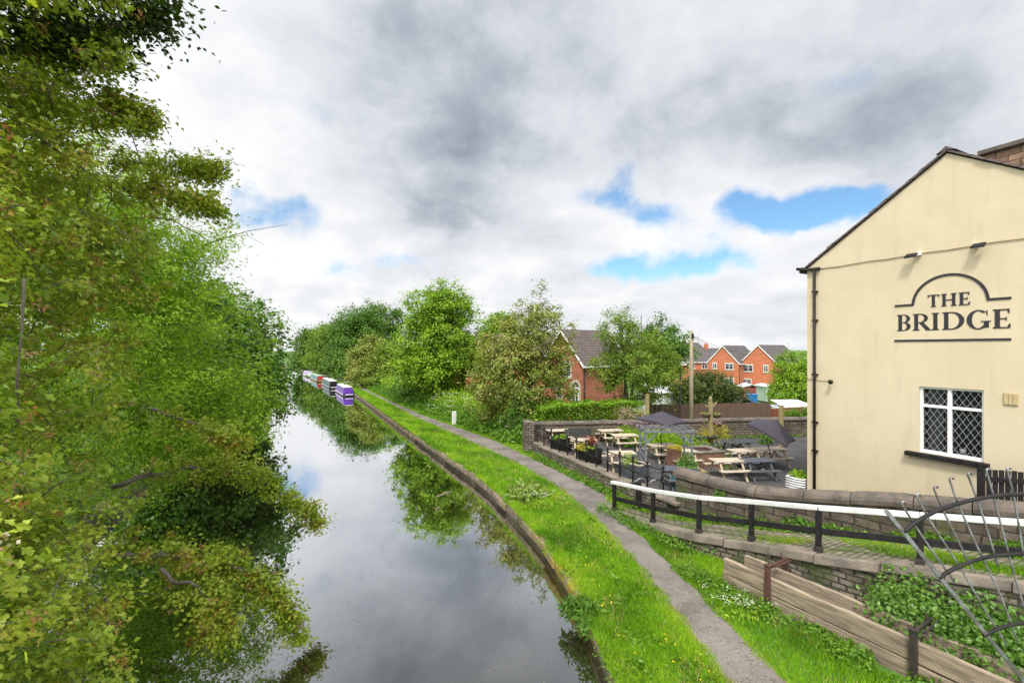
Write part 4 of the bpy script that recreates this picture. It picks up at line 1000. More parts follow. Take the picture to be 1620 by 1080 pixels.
# planters
def box_planter(name, label, p, size, rz, mat, slats=True, rim=None):
    t = thing(name, label, 'planter', tuple(p), rz); x, y, h = size
    mb = MB(); tk = .04
    for s in (-1, 1): mb.box((0, s*(y/2-tk/2), h/2), (x, tk, h)); mb.box((s*(x/2-tk/2), 0, h/2), (tk, y-2*tk, h))
    if slats:
        n_ = int(x/.09)
        for k in range(n_):
            for s in (-1, 1): mb.box((-x/2+x*(k+.5)/n_, s*(y/2+.008), h*.5), (.06, .016, h*.9))
    obj('box', mb, mat, t)
    mb = MB()
    for s in (-1, 1): mb.box((0, s*(y/2-.03), h+.02), (x+.06, .08, .035)); mb.box((s*(x/2-.03), 0, h+.022), (.08, y-.08, .035))
    obj('rim', mb, rim or mat, t)
    obj('soil', MB().box((0, 0, h*.85), (x-2*tk, y-2*tk, .03)), M_['soil'], t)
    return t
def tuft(parent, p, n, h, r, per, leaf, mat, tpl, seed, up=.5, name='foliage'):
    rng = np.random.default_rng(seed); pts = np.array([(p[0]+rng.normal()*r*.4, p[1]+rng.normal()*r*.4, p[2]) for _ in range(n)])
    return herb(name, None, None, pts, h, r, per, leaf, mat, tpl, seed, parent, up=up)
def spikes(parent, p, n, L, w_, mat, seed, name='leaves', spread=.8):
    rng = np.random.default_rng(seed); V = []; F = []
    for i in range(n):
        a = rng.uniform(0, 6.28); e_ = rng.uniform(.25, 1)*spread; l_ = L*rng.uniform(.7, 1.1); o = len(V)
        d = np.array([math.cos(a), math.sin(a), 0]); s_ = np.array([-d[1], d[0], 0])*w_
        b_ = np.array(p, float); m1 = b_+d*l_*.35*e_+np.array([0, 0, l_*.6]); tp_ = b_+d*l_*.85*e_+np.array([0, 0, l_*(1.0-.45*e_)])
        V += [b_-s_*.6, b_+s_*.6, m1+s_, m1-s_, tp_]; F.append((o, o+1, o+2, o+3)); F.append((o+3, o+2, o+4, o+4))
    mb = MB(); mb.add(V, [f[:3] if f[2] == f[3] else f for f in F]); me = obj(name, mb, mat, parent, world=True)
    a = me.data.attributes.new('tone', 'FLOAT', 'POINT'); a.data.foreach_set('value', np.random.default_rng(seed).random(len(V)).astype(np.float32)); return me
RZ = math.atan2((T1-T0).y, (T1-T0).x)
def by_rail(px, x): return at(px, x*720/ray(px)[0], TZ)
p = by_rail(888, 11.5); q1 = box_planter('planter', 'black slatted planter by the railing holding a low bright green plant', p, (.95, .5, .58), RZ+R(8), M_['black']); tuft(q1, p+Vector((0, 0, .5)), 10, .28, .22, 40, .09, M_['l_lime'], 'oval', 3)
p = by_rail(933, 11.35); q2 = box_planter('planter', 'black slatted planter holding a red spiky cordyline', p, (.95, .5, .62), RZ+R(8), M_['black']); spikes(q2, p+Vector((.1, 0, .55)), 80, .72, .02, M_['l_red'], 5, spread=1.1); tuft(q2, p+Vector((-.2, .15, .55)), 9, .3, .2, 36, .08, M_['l_yel'], 'oval', 8); tuft(q2, p+Vector((0, -.1, .55)), 9, .15, .3, 36, .07, M_['l_lime'], 'oval', 9, name='trailing_plant')
p = by_rail(1003, 11.3); q3 = box_planter('planter', 'grey slatted planter with a pale rim between railing and arch', p, (.95, .55, .62), RZ+R(14), M_['greywood'], rim=M_['wood']); tuft(q3, p+Vector((-.05, .1, .5)), 10, .5, .2, 40, .09, M_['l_lime'], 'slim', 4)
p = at(1096, 16.0, TZ); q4 = box_planter('planter', 'weathered wooden trough under the right leg of the grey arch', p, (.75, .42, .52), BWA, M_['postwood'], slats=False); tuft(q4, p+Vector((-.15, .05, .45)), 14, .75, .3, 44, .085, M_['l_syc'], 'oval', 6)
p = Vector((15.22, 9.52, TZ)); q5 = thing('planter', 'white woven planter box at the corner of the pub', 'planter', tuple(p), R(8))
mb = MB()
for k in range(7):
    for s in (-1, 1): mb.tube([(-.3, s*.26, .06+.08*k), (-.1, s*.29, .06+.08*k), (.1, s*.25, .06+.08*k), (.3, s*.28, .06+.08*k)], .034, 6); mb.tube([(s*.3, -.27, .06+.08*k), (s*.33, 0, .06+.08*k), (s*.3, .27, .06+.08*k)], .034, 6)
obj('woven_box', mb, M_['white'], q5); tuft(q5, p+Vector((0, 0, .5)), 8, .3, .2, 40, .09, M_['l_lime'], 'oval', 7)
# brick planter and pier
c = on_level(1068, 745, TZ); bp_ = thing('brick_planter', 'low brick planter wall with a taller brick pier at its end', 'planter', tuple(c), BWA+R(4))
obj('pier', MB().box((.12, .28, .42), (.42, .42, .84)), M_['brickdk'], bp_)
mb = MB(); mb.box((1.35, .35, .29), (2.0, .22, .58)); mb.box((1.35, 1.35, .29), (2.0, .22, .58)); mb.box((2.24, .85, .29), (.22, .78, .58)); mb.box((.46, .85, .29), (.22, .78, .58)); obj('wall', mb, M_['brickdk'], bp_)
mb = MB(); mb.box((1.35, .35, .61), (2.06, .28, .05)); mb.box((1.35, 1.35, .61), (2.06, .28, .05)); mb.box((2.24, .85, .611), (.28, .72, .05)); obj('capping', mb, M_['kerb'], bp_)
obj('soil', MB().box((1.35, .85, .5), (1.6, .8, .03)), M_['soil'], bp_)
wp = wloc(bp_) @ Vector((.12, .28, .82)); tuft(bp_, wp, 10, .16, .2, 40, .06, M_['l_yel'], 'oval', 11, name='pier_plant')
wp = wloc(bp_) @ Vector((2.2, .2, .0)); tuft(bp_, wp+Vector((.1, -.2, .0)), 6, .7, .15, 40, .1, M_['l_lime'], 'slim', 12, name='pale_plant')
# barrel
p = at(1078, 15.4, TZ); ba = thing('barrel', 'green painted barrel lying beside the brick pier', 'barrel', tuple(p), BWA+R(12))
mb = MB(); pr = [(-.30, .22), (-.28, .24), (-.1, .285), (.1, .285), (.28, .24), (.30, .22)]
rr = [[(x, r_*math.cos(2*math.pi*k/14), .29+r_*math.sin(2*math.pi*k/14)) for k in range(14)] for x, r_ in pr]; mb.sweep(rr, smooth=True); obj('staves', mb, M_['barrel'], ba)
for x, r_ in ((-.2, .268), (.2, .268)):
    rr = [[(x+dx, (r_+e_)*math.cos(2*math.pi*k/14), .29+(r_+e_)*math.sin(2*math.pi*k/14)) for k in range(14)] for dx, e_ in ((-.03, -.01), (-.025, .006), (.025, .006), (.03, -.01))]; mb = MB(); mb.sweep(rr); obj('hoop', mb, M_['iron'], ba)

# posts
def postthing(name, label, p, h, s, mat, cat='post'): 
    mb = MB(); mb.box((p.x, p.y, p.z+h/2), (s, s, h)); return mb
pb = on_level(1124, 711, TZ); bpst = thing('basket_post', 'tall squared timber post hung with baskets in the beer garden', 'post', tuple(pb), BWA)
mb = MB(); mb.box((0, 0, 1.15), (.16, .16, 2.3)); obj('post', mb, M_['postwood'], bpst, bev=.01)
mb = MB(); mb.lathe([(.05, 2.3), (.085, 2.33), (.06, 2.38), (.085, 2.45), (.06, 2.52), (.02, 2.55)], (0, 0, 0), 10); obj('finial', mb, M_['postwood'], bpst)
mb = MB(); mb.bar((0, 0, 1.95), (.28, -.05, 2.28), .05, .07); mb.bar((0, 0, 2.05), (-.26, 0, 2.1), .05, .06); obj('arm', mb, M_['postwood'], bpst)
for k, (dx, dz, lb) in enumerate(((-.24, 1.72, 'hanging basket left of the basket post'), (.27, 1.70, 'upper hanging basket right of the basket post'), (.33, 1.28, 'lowest hanging basket with pink flowers below the other two'))):
    wp = wloc(bpst) @ Vector((dx, -.05, dz)); hb = thing('hanging_basket', lb, 'basket', tuple(wp), 0, 'hanging baskets on the post')
    mb = MB(); mb.lathe([(.04, -.20), (.14, -.14), (.215, -.02), (.22, .02), (.18, .02)], (0, 0, 0), 12); obj('bowl', mb, M_['basket'], hb)
    mb = MB(); [mb.tube([(.15*math.cos(a), .15*math.sin(a), .02), (0, 0, .34)], .006, 4) for a in (0, 2.1, 4.2)]; obj('chain', mb, M_['iron'], hb)
    tuft(hb, wp+Vector((0, 0, -.02)), 7, .14, .15, 26, .05, M_['fl_pink'] if k == 2 else M_['l_olive'], 'oval', 30+k, name='plant')
def plainpost(px, depth, ztop, zbot, s, lb, mat='postwood'):
    p = at(px, depth, zbot); mb = MB(); mb.box((p.x, p.y, (ztop+zbot)/2), (s, s, ztop-zbot)); mb.box((p.x, p.y, ztop+.015), (s*1.12, s*1.12, .03)); tag(obj('timber_post', mb, M_[mat], bev=.008), lb, 'post')
plainpost(1024, 26.2, zat(624, 26.2), .1, .17, 'plain timber post behind the back wall near the parasol')
plainpost(1235.8, 22.4, zat(642, 22.4), TZ, .15, 'plain timber post in the yard behind the tilted parasol')
p = at(1093.5, 28, 0); tp = thing('telegraph_pole', 'tall weathered telegraph pole behind the back wall', 'pole', tuple(p))
obj('pole', MB().tube([(0, 0, -.3), (0, 0, 3.5), (.03, 0, zat(523, 28))], [.14, .125, .105], 12), M_['polewood'], tp)
zt1 = zat(530, 28); mb = MB(); mb.box((-.02, -.14, zt1-.05), (.12, .1, .3)); mb.box((.12, 0, zt1-.1), (.1, .1, .26)); obj('junction_box', mb, M_['black'], tp, bev=.02)
mb = MB()
for dest, sag in ((at(1175, 86, 6.6), 1.2), (at(1230, 84, 6.5), 1.5), (at(1150, 84, 6.2), 1.0)):
    a = p+Vector((0, 0, zt1)); pts = [a.lerp(dest, i/14)-Vector((0, 0, sag*4*(i/14)*(1-i/14))) for i in range(15)]; mb.tube(pts, .014, 4)
obj('overhead_wires', mb, M_['iron'], tp, world=True)
p = at(1076, 27.6, 0); lp = thing('street_lamp', 'slim black street lamp in front of the brown fence', 'street lamp', tuple(p))
obj('column', MB().tube([(0, 0, 0), (0, 0, 1.3), (0, 0, 1.35), (0, 0, zat(580, 27.6))], [.07, .065, .042, .036], 8), M_['black'], lp)
mb = MB(); zz = zat(579, 27.6); mb.tube([(0, 0, zz), (.1, 0, zz+.08), (.25, -.1, zz+.1)], .03, 6); mb.box((.2, -.08, zz+.1), (.36, .15, .08)); obj('lantern', mb, M_['upvc'], lp)
p = on_level(718.5, 672, .5); ms_ = thing('marker_post', 'small white marker post in the cow parsley beside the towpath', 'marker', tuple(p))
obj('slab', MB().box((0, 0, .45), (.30, .16, 1.0)), M_['boatwhite'], ms_, bev=.03)

# fences beyond the wall
def board_fence(name, lb, a, b_, z0, z1, mat, step=.125):
    a, b_ = Vector(a), Vector(b_); L = (b_-a).length; d = (b_-a)/L; ang = math.atan2(d.y, d.x); t = thing(name, lb, 'fence', (a.x, a.y, z0), ang); rng = random.Random(len(lb))
    mb = MB(); n_ = int(L/step)
    for i in range(n_): mb.box((i*step+step/2, rng.uniform(-.008, .008), (z1-z0)/2), (step-.012, .022, z1-z0+rng.uniform(-.03, .03)))
    obj('boards', mb, mat, t); 
    mb = MB()
    for z in (.3, (z1-z0)-.3): mb.box((L/2, .045, z), (L, .05, .09))
    for i in range(int(L/1.8)+1): mb.box((i*1.8, .07, (z1-z0)/2), (.1, .1, z1-z0+.05))
    obj('rails', mb, mat, t); return t
a, b_ = at(1030, 29.5, 0), at(1222, 30.5, 0); board_fence('board_fence', 'long dark brown close boarded fence behind the back wall', a, b_, -.2, zat(638, 30), M_['fence'])
a, b_ = at(1222, 31.2, 0), at(1300, 33, 0); board_fence('board_fence', 'shorter reddish brown fence right of the long brown fence', a, b_, -.3, zat(644, 32), M_['redfence'])

# ================================================================ plank store beside the ramp
ps = thing('plank_store', 'weathered stack of long stop planks held in rusty iron frames', 'plank store', (8.9, 5.2, .5))
P0, P1 = Vector((8.73, 7.15, 0)), Vector((9.12, 2.2, 0)); dd = (P1-P0).normalized(); nn = Vector((-dd.y, dd.x, 0)); ang = math.atan2(dd.y, dd.x); LL = (P1-P0).length
rng = random.Random(6)
def rough_plank(o, L, h, tk, seed):
    rows = []; n_ = 26
    for i in range(n_+1):
        x = L*i/n_; e_ = .02*mnoise.noise(Vector((x*2.3, seed, 0)))+.012*mnoise.noise(Vector((x*8, seed, 4))); k = .01*mnoise.noise(Vector((x*3, seed, 8)))
        rows.append([o+dd*x+nn*(-tk/2+k)+Vector((0, 0, 0)), o+dd*x+nn*(tk/2), o+dd*x+nn*(tk/2)+Vector((0, 0, h+e_)), o+dd*x+nn*(-tk/2+k)+Vector((0, 0, h+e_-.01))])
    return MB().sweep(rows)
for off_, z0, h, s0 in ((0, .47, .31, 0), (0, .80, .33, .02), (.46, .47, .33, .25), (.46, .83, .33, .22)):
    obj('plank', rough_plank(P0+nn*off_+dd*s0+Vector((0, 0, z0)), LL-s0, h, .085, off_*7+z0*5), M_['plank'], ps, world=True, bev=.008)
for u, tall in ((1.05, .98), (3.40, .92)):
    mt = M_['rust'] if u < 2 else M_['iron']
    mb = MB(); c = P0+dd*u
    for o in (-.09, .55): cc = c+nn*o; mb.box((cc.x, cc.y, .42+tall/2), (.10, .07, tall), rz=ang)
    cc = c+nn*.23; mb.box((cc.x, cc.y, .42+tall-.05), (.05, .64, .06), rz=ang); mb.box((cc.x+dd.x*.12, cc.y+dd.y*.12, .42+tall+.0), (.03, .6, .03), rz=ang)
    mb.tube([c-nn*.05+Vector((0, 0, .42+tall)), c-nn*.05+Vector((0, 0, .52+tall))], .014, 6); cc = c+nn*.40; mb.tube([cc+Vector((0, 0, .40+tall)), cc+Vector((0, 0, .66+tall-.1))], .014, 6); mb.box((c.x-nn.x*.09, c.y-nn.y*.09, .42+tall), (.13, .10, .03), rz=ang)
    obj('iron_frame', mb, mt, ps, world=True, bev=.006)

# ================================================================ anti-climb fan on the bridge end
fn = thing('fan_railing', 'steel anti climb fan of hooked rods and black arcs beside the bridge', 'railing', tuple(at(1620, 3.2, 3.6)))
FD = 3.2
def fp(cx, cy, dd_=0.0): 
    px, py = 1380+cx/3, 720+cy/3; return at(px, FD+dd_, zat(py, FD+dd_))
mb = MB(); a, b_ = fp(62, 258), fp(960, 1365); mb.bar(a, b_, .028, .012, up=tuple((Vector((SN, CS, 0))))); obj('edge_bar', mb, M_['steel'], fn, world=True, bev=.003)
def smoothpts(pts, n=5):
    out = []
    for i in range(len(pts)-1):
        p0, p1, p2, p3 = pts[max(i-1, 0)], pts[i], pts[i+1], pts[min(i+2, len(pts)-1)]
        for k in range(n):
            t_ = k/n; out.append(p1*1.0 + (p2-p0)*(.5*t_) + (p0*2-p1*5+p2*4-p3)*(.5*t_*t_) + (p1*3-p0-p2*3+p3)*(.5*t_**3))
    out.append(pts[-1]); return out
for arc, r_ in (([(150, 362), (205, 318), (270, 280), (340, 250), (420, 225), (500, 206), (580, 193), (660, 186), (740, 184), (850, 192), (960, 215)], .014),
            ([(315, 581), (355, 556), (405, 530), (460, 507), (525, 487), (600, 474), (680, 468), (760, 467), (860, 475), (960, 495)], .0125),
            ([(530, 856), (565, 836), (605, 818), (655, 805), (720, 797), (800, 795), (960, 810)], .0115)):
    mb = MB(); mb.tube(smoothpts([fp(*p) for p in arc]), r_, 10); obj('arc_bar', mb, M_['black'], fn, world=True)
for rod, hook in (([(140, 232), (205, 335), (300, 475), (390, 598)], 1), ([(212, 195), (275, 312), (410, 520), (530, 725), (640, 900)], 1), ([(293, 160), (345, 278), (455, 500), (487, 556)], 1),
            ([(368, 118), (412, 240), (520, 480), (610, 665), (690, 885)], 1), ([(455, 96), (505, 230), (560, 400), (596, 526)], 1), ([(542, 76), (580, 210), (648, 470), (716, 705), (770, 900)], 1), ([(640, 70), (675, 210), (715, 455), (740, 600)], 1), ([(745, 75), (770, 210), (800, 480), (830, 780)], 1)):
    p = [fp(x, y, .022) for x, y in rod]; x, y = rod[0]
    hk = [fp(x+17, y-4, .022), fp(x+15, y-12, .022), fp(x+7, y-14, .022), fp(x, y-8, .022)]
    mb = MB(); mb.tube(hk+smoothpts(p, 3), .0066, 7); obj('hooked_rod', mb, M_['steel'], fn, world=True)

# ================================================================ narrowboats
def narrowboat(label, y0, x0, L, hullm, cabm, roofm, endm, trim=None, fore=None, cabz=1.70, zg=.44):
    """y0: nearest end; long low boat moored along the edge"""
    yaw = math.atan2(XE(y0+L)-XE(y0), L); t = thing('narrowboat', label, 'narrowboat', (x0, y0, WZ), -yaw, 'narrowboats moored along the towpath'); w_ = 1.02; t.scale = (.62, 1, .62)
    st = [(-.0, .72), (.5, .98), (1.2, 1.0), (L-2.2, 1.0), (L-1.0, .78), (L-.2, .2), (L, .05)]
    rows = []
    for yv, k in st: rows.append([(-w_*k, yv, -.3), (w_*k, yv, -.3), (w_*k*1.0, yv, zg if yv < L-2 else zg+.22*(yv-L+2)/2), (-w_*k*1.0, yv, zg if yv < L-2 else zg+.22*(yv-L+2)/2)])
    obj('hull', MB().sweep(rows), hullm, t)
    c0, c1 = .55, L-2.6
    rows = [[(-.96, yv, zg), (.96, yv, zg), (.78, yv, cabz), (-.78, yv, cabz)] for yv in (c0, c1)]; cb = obj('cabin', MB().sweep(rows), cabm, t)
    obj('roof', MB().sweep([[(-.84, yv, cabz), (.84, yv, cabz), (.8, yv, cabz+.05), (0, yv, cabz+.11), (-.8, yv, cabz+.05)] for yv in (c0-.08, c1+.08)]), roofm, t)
    rows = [[(-.93, c0-.035, zg+.06), (.93, c0-.035, zg+.06), (.76, c0-.035, cabz-.02), (-.76, c0-.035, cabz-.02)], [(-.93, c0+.01, zg+.06), (.93, c0+.01, zg+.06), (.76, c0+.01, cabz-.02), (-.76, c0+.01, cabz-.02)]]
    obj('end_panel', MB().sweep(rows), endm, t)
    mb = MB(); 
    for s in (-1, 1): mb.bar((s*1.03, .5, zg-.06), (s*1.03, L-2.2, zg-.06), .05, .26 if cabm is M_['purple'] else .12)
    mb.bar((-.72, -.01, zg-.04), (.72, -.01, zg-.04), .06, .2); obj('gunwale', mb, trim or hullm, t)
    n_ = int((c1-c0)/1.1)
    for s in (-1, 1):
        mb = MB()
        for i in range(n_):
            yv = c0+.7+i*1.1; x1, x2 = s*.905, s*.835; mb.add([(x1+s*.03, yv, 1.0), (x1+s*.03, yv+.55, 1.0), (x2+s*.012, yv+.55, 1.38), (x2+s*.012, yv, 1.38)], [(0, 1, 2, 3)])
        obj('side_windows', mb, M_['pane'], t)
    mb = MB(); mb.lathe([(.06, 1.75), (.06, 2.1), (.075, 2.12), (.05, 2.15)], (.3, c1-2, 0), 8); mb.box((.3, c1-2, cabz+.12), (.45, .6, .08)); obj('roof_fittings', mb, M_['boatblack'], t)
    return t
narrowboat('purple narrowboat with a white roof, nearest of the moored boats', 57.5, XE(57.5)-.72, 9.5, M_['boatblack'], M_['purple'], M_['boatwhite'], M_['purple'], M_['lilac'])
b_2 = narrowboat('dark green and white narrowboat moored just behind the purple one', 69.5, XE(69.5)-.9, 12, M_['boatblack'], M_['boatgreen'], M_['boatwhite'], M_['boatblack'], M_['lead'])
narrowboat('teal narrowboat with red and yellow end, farthest of the moored boats', 84.5, XE(84.5)-.95, 12, M_['boatblack'], M_['teal'], M_['mint'], M_['boatred'], M_['boatyel'])
narrowboat('lilac roofed boat lying beyond the dark green boat', 99.5, XE(99.5)-.9, 10, M_['boatblack'], M_['lilac'], M_['lilac'], M_['boatwhite'], M_['boatwhite'])

# ================================================================ houses
def house(name, lb, loc, rz, W, D, eave, ridge, wallm, roofm, wins=(), gable='x', doors=(), barge=None, cat='house', chimneys=(), quoins=False, over=.25, pipe=()):
    """local x runs along the ridge; gables at x=0 and x=W, eaves at y=0 and y=D; wins: (face, u, z, w, h)"""
    t = thing(name, lb, cat, loc, rz); mb = MB(); h = D/2
    g0 = [(0, 0, -1.5), (0, D, -1.5), (0, D, eave), (0, h, ridge), (0, 0, eave)]
    vs = g0+[(W, y, z) for _, y, z in g0]
    mb.add(vs, [(4, 3, 2, 1, 0), (5, 6, 7, 8, 9), (0, 5, 9, 4), (1, 2, 7, 6)]); obj('wall', mb, wallm, t)
    rf = MB(); tk = .10; sl_ = (ridge-eave)/h
    for s in (0, 1):
        ya, yb = (-over, h) if s == 0 else (D+over, h); za = eave-over*sl_
        rf.prism([(-over*.6, ya, za+.02), (-over*.6, yb, ridge+.02), (-over*.6, yb, ridge+.02+tk), (-over*.6, ya, za+.02+tk)], (W+over*1.2, 0, 0))
    ro = obj('roof', rf, roofm, t)
    for cx_, cy_ in chimneys:
        cm = MB(); cm.box((cx_, cy_, ridge+.2), (.7, .55, 1.5)); [cm.lathe([(.1, ridge+.95), (.09, ridge+1.3)], (cx_+o, cy_, 0), 8) for o in (-.18, .18)]; obj('chimney', cm, wallm, ro)
    if barge:
        for xe in (-over*.6-.035, W+over*.6+.005):
            bm_ = MB()
            for s in (0, 1):
                ya = -over if s == 0 else D+over; za = eave-over*sl_
                bm_.prism([(xe, ya, za-.10), (xe, h, ridge-.10), (xe, h, ridge+.10), (xe, ya, za+.10)], (.03, 0, 0))
            obj('bargeboard', bm_, barge, t)
        gm_ = MB(); gm_.box((W/2, -over-.04, eave-over*sl_+.02), (W+over, .1, .12)); obj('gutter', gm_, barge if barge is not M_['upvc'] else M_['upvc'], t)
    for xe, ye in pipe: obj('downpipe', MB().tube([(xe, ye, eave-.1), (xe, ye, -.5)], .045, 8), M_['black'], t)
    for wd in wins:
        face, u, z, ww, hh = wd[:5]; arch = len(wd) > 5
        if face == 'g': P = lambda a, b_, o: (-o, a, b_)
        elif face == 'G': P = lambda a, b_, o: (W+o, a, b_)
        else: P = lambda a, b_, o: (a, -o, b_)
        def bx(m_, a0, a1, b0, b1, o0, o1):
            v_ = [P(a, b_, o) for o in (o0, o1) for a, b_ in ((a0, b0), (a1, b0), (a1, b1), (a0, b1))]
            m_.add(v_, [(3, 2, 1, 0), (4, 5, 6, 7), (0, 1, 5, 4), (1, 2, 6, 5), (2, 3, 7, 6), (3, 0, 4, 7)])
        f = MB(); e_ = .075
        bx(f, u, u+e_, z, z+hh, -.02, .05); bx(f, u+ww-e_, u+ww, z, z+hh, -.02, .05); bx(f, u+e_, u+ww-e_, z+hh-e_, z+hh, -.02, .05); bx(f, u+e_, u+ww-e_, z, z+e_, -.02, .05)
        if ww > .7: bx(f, u+ww/2-.03, u+ww/2+.03, z+e_, z+hh-e_, -.02, .045)
        if hh > 1.0 and not arch: bx(f, u+e_, u+ww-e_, z+hh*.62-.02, z+hh*.62+.02, -.02, .04)
        wo = obj('window', f, M_['upvc'], t)
        g = MB(); bx(g, u+.03, u+ww-.03, z+.03, z+hh-.03, -.01, .015); obj('pane', g, M_['pane'], wo)
        s_ = MB(); bx(s_, u-.12, u+ww+.12, z-.13, z-.02, -.02, .10); obj('stone_sill', s_, M_['plinth'], wo)
        if not arch: s_ = MB(); bx(s_, u-.12, u+ww+.12, z+hh+.02, z+hh+.2, -.02, .03); obj('stone_lintel', s_, M_['plinth'], wo)
        if arch:
            a_ = MB(); cc_ = u+ww/2; n_ = 12
            for k in range(n_):
                t0_, t1_ = math.pi*k/n_, math.pi*(k+1)/n_; r0_, r1_ = ww/2+.02, ww/2+.2
                v_ = [P(cc_+r_*math.cos(t_), z+hh+r_*math.sin(t_), o) for o in (-.01, .035) for t_, r_ in ((t0_, r0_), (t1_, r0_), (t1_, r1_), (t0_, r1_))]
                a_.add(v_, [(3, 2, 1, 0), (4, 5, 6, 7), (0, 1, 5, 4), (1, 2, 6, 5), (2, 3, 7, 6), (3, 0, 4, 7)])
            bx(a_, u-.2, u-.02, z-1.2, z+hh, -.01, .035); bx(a_, u+ww+.02, u+ww+.2, z-1.2, z+hh, -.01, .035); obj('stone_arch', a_, M_['plinth'], wo)
            a_ = MB(); v_ = [P(cc_+ww/2*math.cos(math.pi*k/n_), z+hh+ww/2*math.sin(math.pi*k/n_), .012) for k in range(n_+1)]; a_.add(v_, [tuple(range(len(v_)))]); obj('fanlight', a_, M_['pane'], wo)
    for dr in doors:
        u, ww, hh = dr; d_ = MB(); d_.box((u+ww/2, -.02, hh/2), (ww, .06, hh)); obj('door', d_, M_['upvc'], t)
    return t
# near red brick house: gable (local x=0) looks along the canal, side wall looks at the yard
HD = PSI - R(35)
crn = at(922, 34.6, -.1)
gdir = Vector((math.sin(HD), math.cos(HD), 0)); wdir = Vector((math.cos(HD), -math.sin(HD), 0))
house('brick_house', 'red brick house with a dark tiled roof and a stone arched doorway', tuple(crn), math.atan2(wdir.y, wdir.x), 5.0, 4.7, zat(575, 34.6)+.15, zat(521, 36.4), M_['brickred'], M_['roof'],
      wins=[('g', 1.25, 3.7, 1.3, 1.05), ('g', .42, 1.75, .75, 1.2, 1), ('g', 2.3, 1.9, .7, 1.05)], barge=M_['upvc'], pipe=((.12, -.06),), over=.3)
p = at(872, 45, -.2); house('brick_house', 'long red brick house hidden behind the reddish tinged tree', tuple(p), R(180-24), 5.6, 6, 4.6, 7.2, M_['brickorange'], M_['roof'], wins=[('f', 1, 3.0, 1.4, 1.2), ('f', 4, 3.0, 1.4, 1.2), ('f', 1, .5, 1.4, 1.3)], barge=M_['upvc'], cat='house')
for k, (px, lb) in enumerate(((742, 'small gabled house seen left of the reddish tree, left gable'), (757, 'small gabled house seen left of the reddish tree, right gable'))):
    p = at(px+8, 60+k*.5, -.6); a = at(px+8, 60, 0); house('brick_house', lb, tuple(p), PSI*0+R(52), 7, 3.0, 6.4, 8.6, M_['brickorange'], M_['rooffar'], wins=[('g', 1.0, 4.6, 1.0, 1.1)], barge=M_['upvc'])
p = at(806, 52.0, -.4); house('brick_house', 'red brick house with a front gable showing through the reddish tree', tuple(p), R(62), 8, 5.4, 5.0, 7.7, M_['brickorange'], M_['roof'], wins=[('g', 1.2, 3.2, 1.3, 1.2), ('g', 3.6, 3.2, 1.3, 1.2)], barge=M_['upvc'])
# far estate
GA = math.atan2(CS*.64-SN*.77, SN*.64+CS*.77)   # ridge: away and to the right
def far_gable(lb, px_r, dep, D, eave, ridge, L, wins):
    """px_r: right front corner of the gable"""
    gz = -1.35; p = at(px_r, dep, gz); return house('estate_house', lb, tuple(p), GA, L, D, eave, ridge, M_['brickorange'], M_['rooffar'], wins=wins, barge=M_['upvc'], pipe=((.12, -.06),))
far_gable('orange brick gabled house, left of the two behind the brown fence', 1169, 83, 5.9, zat(574, 83)+1.35, zat(547, 83)+1.35, 9, [('g', 1.0, 3.35, 1.5, 1.1), ('g', 4.1, 3.45, .8, 1.0), ('g', .9, .5, 1.7, 1.2)])
far_gable('orange brick gabled house, right of the two behind the brown fence', 1229, 80, 6.2, zat(574, 80)+1.35, zat(546, 80)+1.35, 12, [('g', 4.0, 3.0, 1.7, 1.2), ('g', 1.4, 3.0, .8, 1.2), ('g', 4.3, .4, 1.6, 1.2)])
p = at(1060, 92, -1.35); house('estate_house', 'terraced row of orange brick houses under one long grey roof', tuple(p), -PSI, 15, 8, zat(572, 92)+1.35, zat(551.5, 96)+1.35, M_['brickorange'], M_['rooffar'], wins=[('f', 1.2+2.6*k, 3.2, 1.2, 1.1) for k in range(5)], barge=M_['upvc'], chimneys=((2, 4), (9, 4)))
p = at(1000, 130, -1.5); house('estate_house', 'distant row of houses whose roofs show left of the telegraph pole', tuple(p), -PSI+R(6), 22, 9, 7.2, 9.2, M_['brickred'], M_['rooffar'], chimneys=((4, 4.5), (12, 4.5), (18, 4.5)))
# conservatory and sheds
p = at(1030, 36, -.2); cz = thing('conservatory', 'white conservatory with a pale roof behind the fence', 'conservatory', tuple(p), -PSI+R(10))
W_, D_2, eh = 2.7, 2.6, zat(623, 36)+.2; rh = zat(611, 36.5)+.2
obj('roof', MB().prism([(-.1, -.1, eh), (W_+.1, -.1, eh), (W_-.5, D_2, rh), (.5, D_2, rh)], (0, 0, .08)), M_['boatwhite'], cz)
mb = MB(); n_ = 6
for k in range(n_): mb.box((W_*k/(n_-1), 0, eh/2), (.08, .08, eh)); 
mb.box((W_/2, 0, eh-.05), (W_, .09, .1)); mb.box((W_/2, 0, eh*.62), (W_, .07, .06)); mb.box((W_/2, D_2, eh/2), (W_, .08, eh)); [mb.box((W_, D_2*k/3, eh/2), (.08, .08, eh)) for k in range(1, 4)]
obj('frame', mb, M_['upvc'], cz); obj('pane', MB().box((W_/2, .0, eh/2), (W_-.05, .02, eh-.1)), pm('pale_blind', (.55, .56, .5), (.4, .42, .4), 3, .4), cz)
